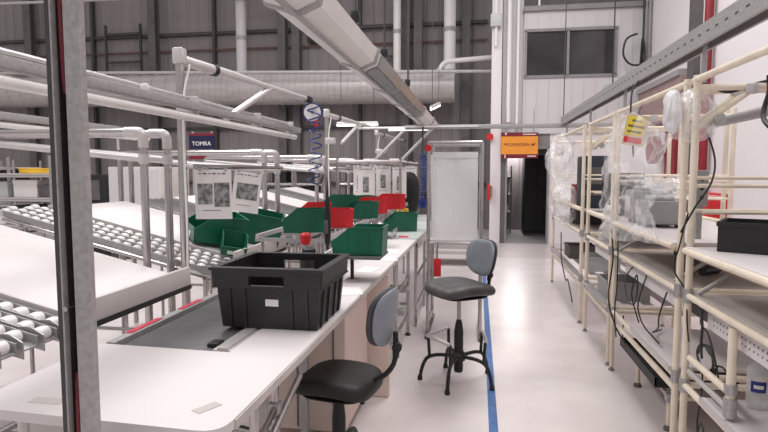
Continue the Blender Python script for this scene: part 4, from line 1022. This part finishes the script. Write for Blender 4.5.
wrap('clear_wrap', bagf(1.02, 7.3, 1.70, .16, .35, .32, 5), 40, 28, 'crumpled clear plastic bag on the top rail of the farthest bay')
wrap('clear_wrap', bagf(1.0, 6.9, 1.18, .16, .45, .24, 12), 40, 28, 'crumpled clear plastic bag lower on the farthest bay')

# lamp on the near bay
t = thing('shelf_lamp', 'grey tube lamp under the top arms of the nearest shelving bay', 'lamp', (1.5, 2.6, 1.88))
MB().tube([(1.5, 1.6, 1.885), (1.5, 3.9, 1.865)], .03, 14).obj('tube', 'galv_dull', t)
for yy in (1.65, 3.85): MB().tube([(1.5, yy, 1.88), (1.5, yy+.04, 1.88)], .036, 14).obj('end_cap', 'frame_grey', t)
for yy in (2.99, 3.12): MB().tube([(1.5, yy, 1.88), (1.5, yy, 1.96)], .008, 6).obj('hook', 'galv', t)

# cables
def cable(pts, r, label, m='cable', name='cable'):
    return tag(MB().tube(smooth(pts), r*.68, 7).obj(name, m), label, 'cable')
cable([(1.02, 4.45, .96), (1.0, 4.44, 1.12), (1.01, 4.40, .9), (.99, 4.42, .6), (1.03, 4.35, .4), (1.08, 4.25, .3)], .009, 'black cable dropping from the clear wrap beside the far pair of cream posts')
cable([(1.03, 4.36, 1.1), (1.03, 4.34, .92), (1.02, 4.3, .7), (1.02, 4.34, .5), (1.05, 4.4, .3)], .007, 'second black cable dropping beside the far pair of cream posts')
cable([(1.12, 4.2, .9), (1.04, 4.15, .8), (1.03, 4.05, .68), (1.05, 3.95, .66), (1.05, 3.88, .78), (1.06, 3.95, .86), (1.06, 4.05, .7), (1.1, 4.0, .52)], .007, 'black cable looped below the edge of the second worktop')
cable([(1.1, 3.86, .88), (1.05, 3.85, .7), (1.06, 3.84, .6), (1.06, 3.70, .56), (1.08, 3.5, .53)], .007, 'black cable curving down onto the white lower shelf')
cable([(1.08, 3.4, .86), (1.05, 3.42, .72), (1.07, 3.5, .62), (1.1, 3.7, .54), (1.2, 3.85, .52)], .007, 'black cable crossing over the white lower shelf of the second bay')
cable([(1.02, 2.95, 1.35), (1.0, 2.98, 1.2), (1.0, 3.05, 1.05), (1.04, 3.0, .95), (1.04, 2.96, .8), (1.03, 2.9, .72)], .006, 'thin dark cable curving around the double cream post')
cable([(1.12, 3.05, 1.76), (1.14, 2.98, 1.62), (1.10, 2.9, 1.5), (1.04, 2.92, 1.38), (1.0, 2.98, 1.25)], .007, 'grey brown cable hanging from the tied plastic bag', 'cable')
lp = []
for k in range(26):
    a = 2*PI*k/9; lp.append((1.08+.03*nz(k, 1, 1), 2.82+.09*math.cos(a)+.05*nz(k*.7, 2, 2), .66+.06*math.sin(a)+.03*nz(k*.5, 3, 3)))
cable(lp, .006, 'black cable coiled in a tangle behind the double cream post')
lp2 = [(1.1+.02*nz(k, 5, 1), 2.68+.08*math.cos(2*PI*k/8), .62+.05*math.sin(2*PI*k/8)) for k in range(18)]
cable(lp2, .006, 'black cable coil beside the clear bottle')
cable([(1.08, 2.85, .62), (1.06, 2.8, .5), (1.04, 2.78, .36), (1.04, 2.74, .28), (1.04, 2.68, .32), (1.04, 2.74, .38), (1.04, 2.8, .2), (1.05, 2.82, .05)], .006, 'thin dark cable hanging in a loop below the low rail')
cable([(1.12, 2.95, .9), (1.08, 2.9, .82), (1.06, 2.75, .8), (1.06, 2.66, .70), (1.08, 2.66, .6)], .006, 'dark cable bending under the nearest worktop edge')
cable([(1.05, 2.9, .92), (1.06, 2.83, .85), (1.05, 2.8, .74), (1.07, 2.84, .66)], .009, 'short dark cable beside the double cream post under the worktop')
cable([(1.03, 7.2, .8), (1.02, 7.1, .6), (1.0, 6.9, .5), (1.02, 6.7, .3), (1.0, 6.4, .35), (1.02, 6.2, .15)], .01, 'dark cable sagging low on the farthest bay')
cable([(1.08, 4.1, 2.18), (1.02, 4.05, 2.1), (1.0, 4.0, 1.95), (1.02, 4.02, 1.8), (1.04, 4.05, 1.65)], .009, 'black cable hanging from the slotted channel by the warning card')
cable([(3.1, 12.1, 4.3), (2.9, 12.1, 4.2), (2.85, 12.1, 3.9), (3.0, 12.1, 3.7), (3.25, 12.1, 3.75), (3.2, 12.1, 4.2), (3.15, 12.1, 3.5), (2.95, 12.1, 3.3), (2.9, 12.1, 2.9)], .03, 'thick dark cable looping at the corner of the office cabin')
cable([(1.1, 3.05, 1.99), (1.2, 3.02, 1.94), (1.3, 3.0, 1.97), (1.4, 2.98, 1.99), (1.5, 2.96, 1.985)], .011, 'black cable wound along the top arm of the nearest bay')
cable([(1.34, 2.93, 2.0), (1.33, 2.9, 1.92), (1.31, 2.9, 1.82), (1.235, 2.66, 1.74), (1.4, 2.82, 1.73), (1.46, 2.8, 1.79)], .017, 'black strap hanging from the top arm of the nearest bay')
cable([(1.62, 2.9, 2.0), (1.5, 2.86, 1.98), (1.42, 2.85, 1.92), (1.44, 2.86, 1.84), (1.55, 2.88, 1.8)], .008, 'thin grey cable loop near the top arm', 'cable_grey')
cable([(1.3, 2.2, 2.6), (1.22, 2.45, 2.32), (1.2, 2.6, 2.2), (1.23, 2.62, 2.1), (1.25, 2.62, 2.0)], .008, 'black cable coming down past the slotted channel in the top corner')

# ------------------------------------------------------------------ far left of the hall
t = thing('machine_cabinet', 'pale machine cabinet standing behind the portal pipes', 'cabinet', (-5.95, 9.4, 0))
MB().mm(-6.46, -5.46, 9.0, 10, .1, 1.64, bev=.015).obj('body', 'pale_machine', t)
MB().mm(-6.44, -5.97, 8.985, 9.0, .2, 1.6).mm(-5.95, -5.48, 8.985, 9.0, .2, 1.6).obj('door', 'cabin', t)
MB().mm(-6.46, -5.46, 9.0, 10, 0, .1).obj('plinth', 'steel_dark', t)
MB().mm(-6.02, -5.99, 8.96, 8.985, .9, 1.15).obj('handle', 'steel_mid', t)
t = thing('dark_machine', 'dark machine beside the pale cabinet, seen right of the steel upright', 'machine', (-7.0, 9.2, 0))
MB().mm(-7.5, -6.5, 9.1, 10, 0, 1.5, bev=.02).obj('body', 'rubber', t)
MB().mm(-7.3, -6.7, 9.08, 9.1, 1.05, 1.4).obj('panel', 'steel_mid', t); MB().mm(-7.5, -6.5, 9.05, 9.1, .8, .84).obj('rail', 'galv', t)
t = thing('hall_sign', 'small navy sign with white letters hanging over the racks', 'sign', (-4.67, 9, 2.0))
MB().mm(-4.9, -4.44, 9.0, 9.03, 1.94, 2.17).obj('board', 'navy', t)
text('sign_text', 'TOMRA', .10, (-4.67, 8.995, 2.03), (PI/2, 0, 0), 'paper', t)
MB().mm(-4.9, -4.44, 9.0, 9.03, 2.17, 2.21).obj('maroon_band', 'sign_maroon', t)
MB().mm(-4.9, -4.44, 9.0, 9.03, 1.77, 1.86).obj('maroon_board', 'sign_maroon', t)
for q in (-4.85, -4.5): MB().tube([(q, 9.04, 0), (q, 9.04, 2.24)], .02, 8).obj('post', 'galv', t)
def far_rack(x0_, x1_, yy, label, levels, items, dp=.6, top=1.75):
    t = thing('pipe_rack', label, 'rack', ((x0_+x1_)/2, yy, 0), 'far pipe racks')
    for xx in (x0_, x1_):
        for y in (yy, yy+dp): MB().tube([(xx, y, 0), (xx, y, top)], .022, 8).obj('post', 'chrome', t)
    for z in levels:
        for y in (yy, yy+dp): MB().tube([(x0_, y, z), (x1_, y, z)], .02, 8).obj('rail', 'chrome', t)
        for xx in (x0_, x1_): MB().tube([(xx, yy, z), (xx, yy+dp, z)], .02, 8).obj('rail', 'chrome', t)
        MB().mm(x0_, x1_, yy, yy+dp, z+.018, z+.03).obj('shelf', 'lip', t)
    for (u, z, w, h, m, lab) in items:
        xx = x0_+(x1_-x0_)*u
        tt = thing('rack_box', lab, 'box', (xx, yy+.3, z+.03), 'boxes on the far racks')
        MB().mm(xx-w/2, xx+w/2, yy+.1, yy+.45, z+.031, z+.03+h, bev=.01).obj('body', m, tt)
        MB().mm(xx-w/2-.006, xx+w/2+.006, yy+.094, yy+.456, z+.03+h*.8, z+.03+h, bev=.004).obj('lid', m, tt)
far_rack(-6.3, -5.15, 6.1, 'pipe rack with crowded shelves at the far left edge', (.5, .85, 1.2, 1.5),
    ((.2, .85, .3, .2, 'white_paint', 'white box on the second shelf of the far left rack'), (.55, .85, .3, .25, 'black', 'black box on the second shelf of the far left rack'), (.85, .85, .25, .18, 'grey_machine', 'grey box on the second shelf of the far left rack'),
     (.25, 1.2, .3, .2, 'light_grey', 'pale box on the third shelf of the far left rack'), (.6, 1.2, .34, .22, 'white_paint', 'white box on the third shelf of the far left rack'), (.85, 1.2, .2, .16, 'steel_mid', 'dark box on the third shelf of the far left rack'),
     (.6, 1.5, .16, .07, 'yellow_thing', 'yellow box on top shelf of the far left rack'), (.2, .5, .3, .25, 'steel_mid', 'dark box on the lowest shelf of the far left rack')))
far_rack(-4.3, -3.0, 10.6, 'pipe rack with dark boxes behind the bent portal pipes', (.5, .95, 1.3, 1.6),
    ((.2, .95, .3, .25, 'black', 'black box on the left of the rack behind the portal pipes'), (.5, .95, .3, .25, 'steel_dark', 'dark grey box in the middle of the rack behind the portal pipes'), (.8, .95, .3, .28, 'black', 'black box on the right of the rack behind the portal pipes'),
     (.3, 1.3, .3, .22, 'black', 'upper black box on the left of the rack behind the portal pipes'), (.7, 1.3, .4, .22, 'steel_dark', 'upper dark box on the right of the rack behind the portal pipes')))
far_rack(-2.8, -1.9, 11.2, 'pipe rack with dark boxes just left of the near spiral hose', (.5, .95, 1.3, 1.6),
    ((.3, .95, .3, .25, 'steel_dark', 'dark grey box on the rack left of the spiral hose'), (.7, .95, .3, .2, 'black', 'black box on the rack left of the spiral hose'), (.5, 1.3, .4, .22, 'black', 'upper black box on the rack left of the spiral hose')))
far_rack(-8.6, -7.8, 8.4, 'pipe rack with shelves farthest out beyond the sloping racks', (.5, .95, 1.3, 1.6),
    ((.3, .95, .3, .25, 'light_grey', 'pale box on the rack farthest out'), (.7, 1.3, .3, .25, 'black', 'black box on the rack farthest out')))

# ------------------------------------------------------------------ light
w = bpy.data.worlds.new('world'); S.world = w; w.use_nodes = True
w.node_tree.nodes['Background'].inputs[0].default_value = (1.0, .975, .975, 1); w.node_tree.nodes['Background'].inputs[1].default_value = .50
def area(name, loc, sx, sy, e, rot=(0, 0, 0), c=(1, .985, .98)):
    l = bpy.data.lights.new(name, 'AREA'); l.shape = 'RECTANGLE'; l.size = sx; l.size_y = sy; l.energy = e; l.color = c
    o = bpy.data.objects.new(name, l); COL.objects.link(o); o.location = loc; o.rotation_euler = rot
for i, (x, y) in enumerate(((-4.5, 2.5), (-4, 8), (.8, 2), (.6, 7))):
    area('hall_lamp', (x, y, 7), 1.6, 4, (250, 200, 95, 200)[i])
area('corridor_light', (1.0, 15.5, 2.38), .5, 1.2, 120)
v = S.view_settings
v.view_transform = 'Standard'; v.look = 'None'; v.exposure = .18; v.gamma = 1.; v.use_curve_mapping = False
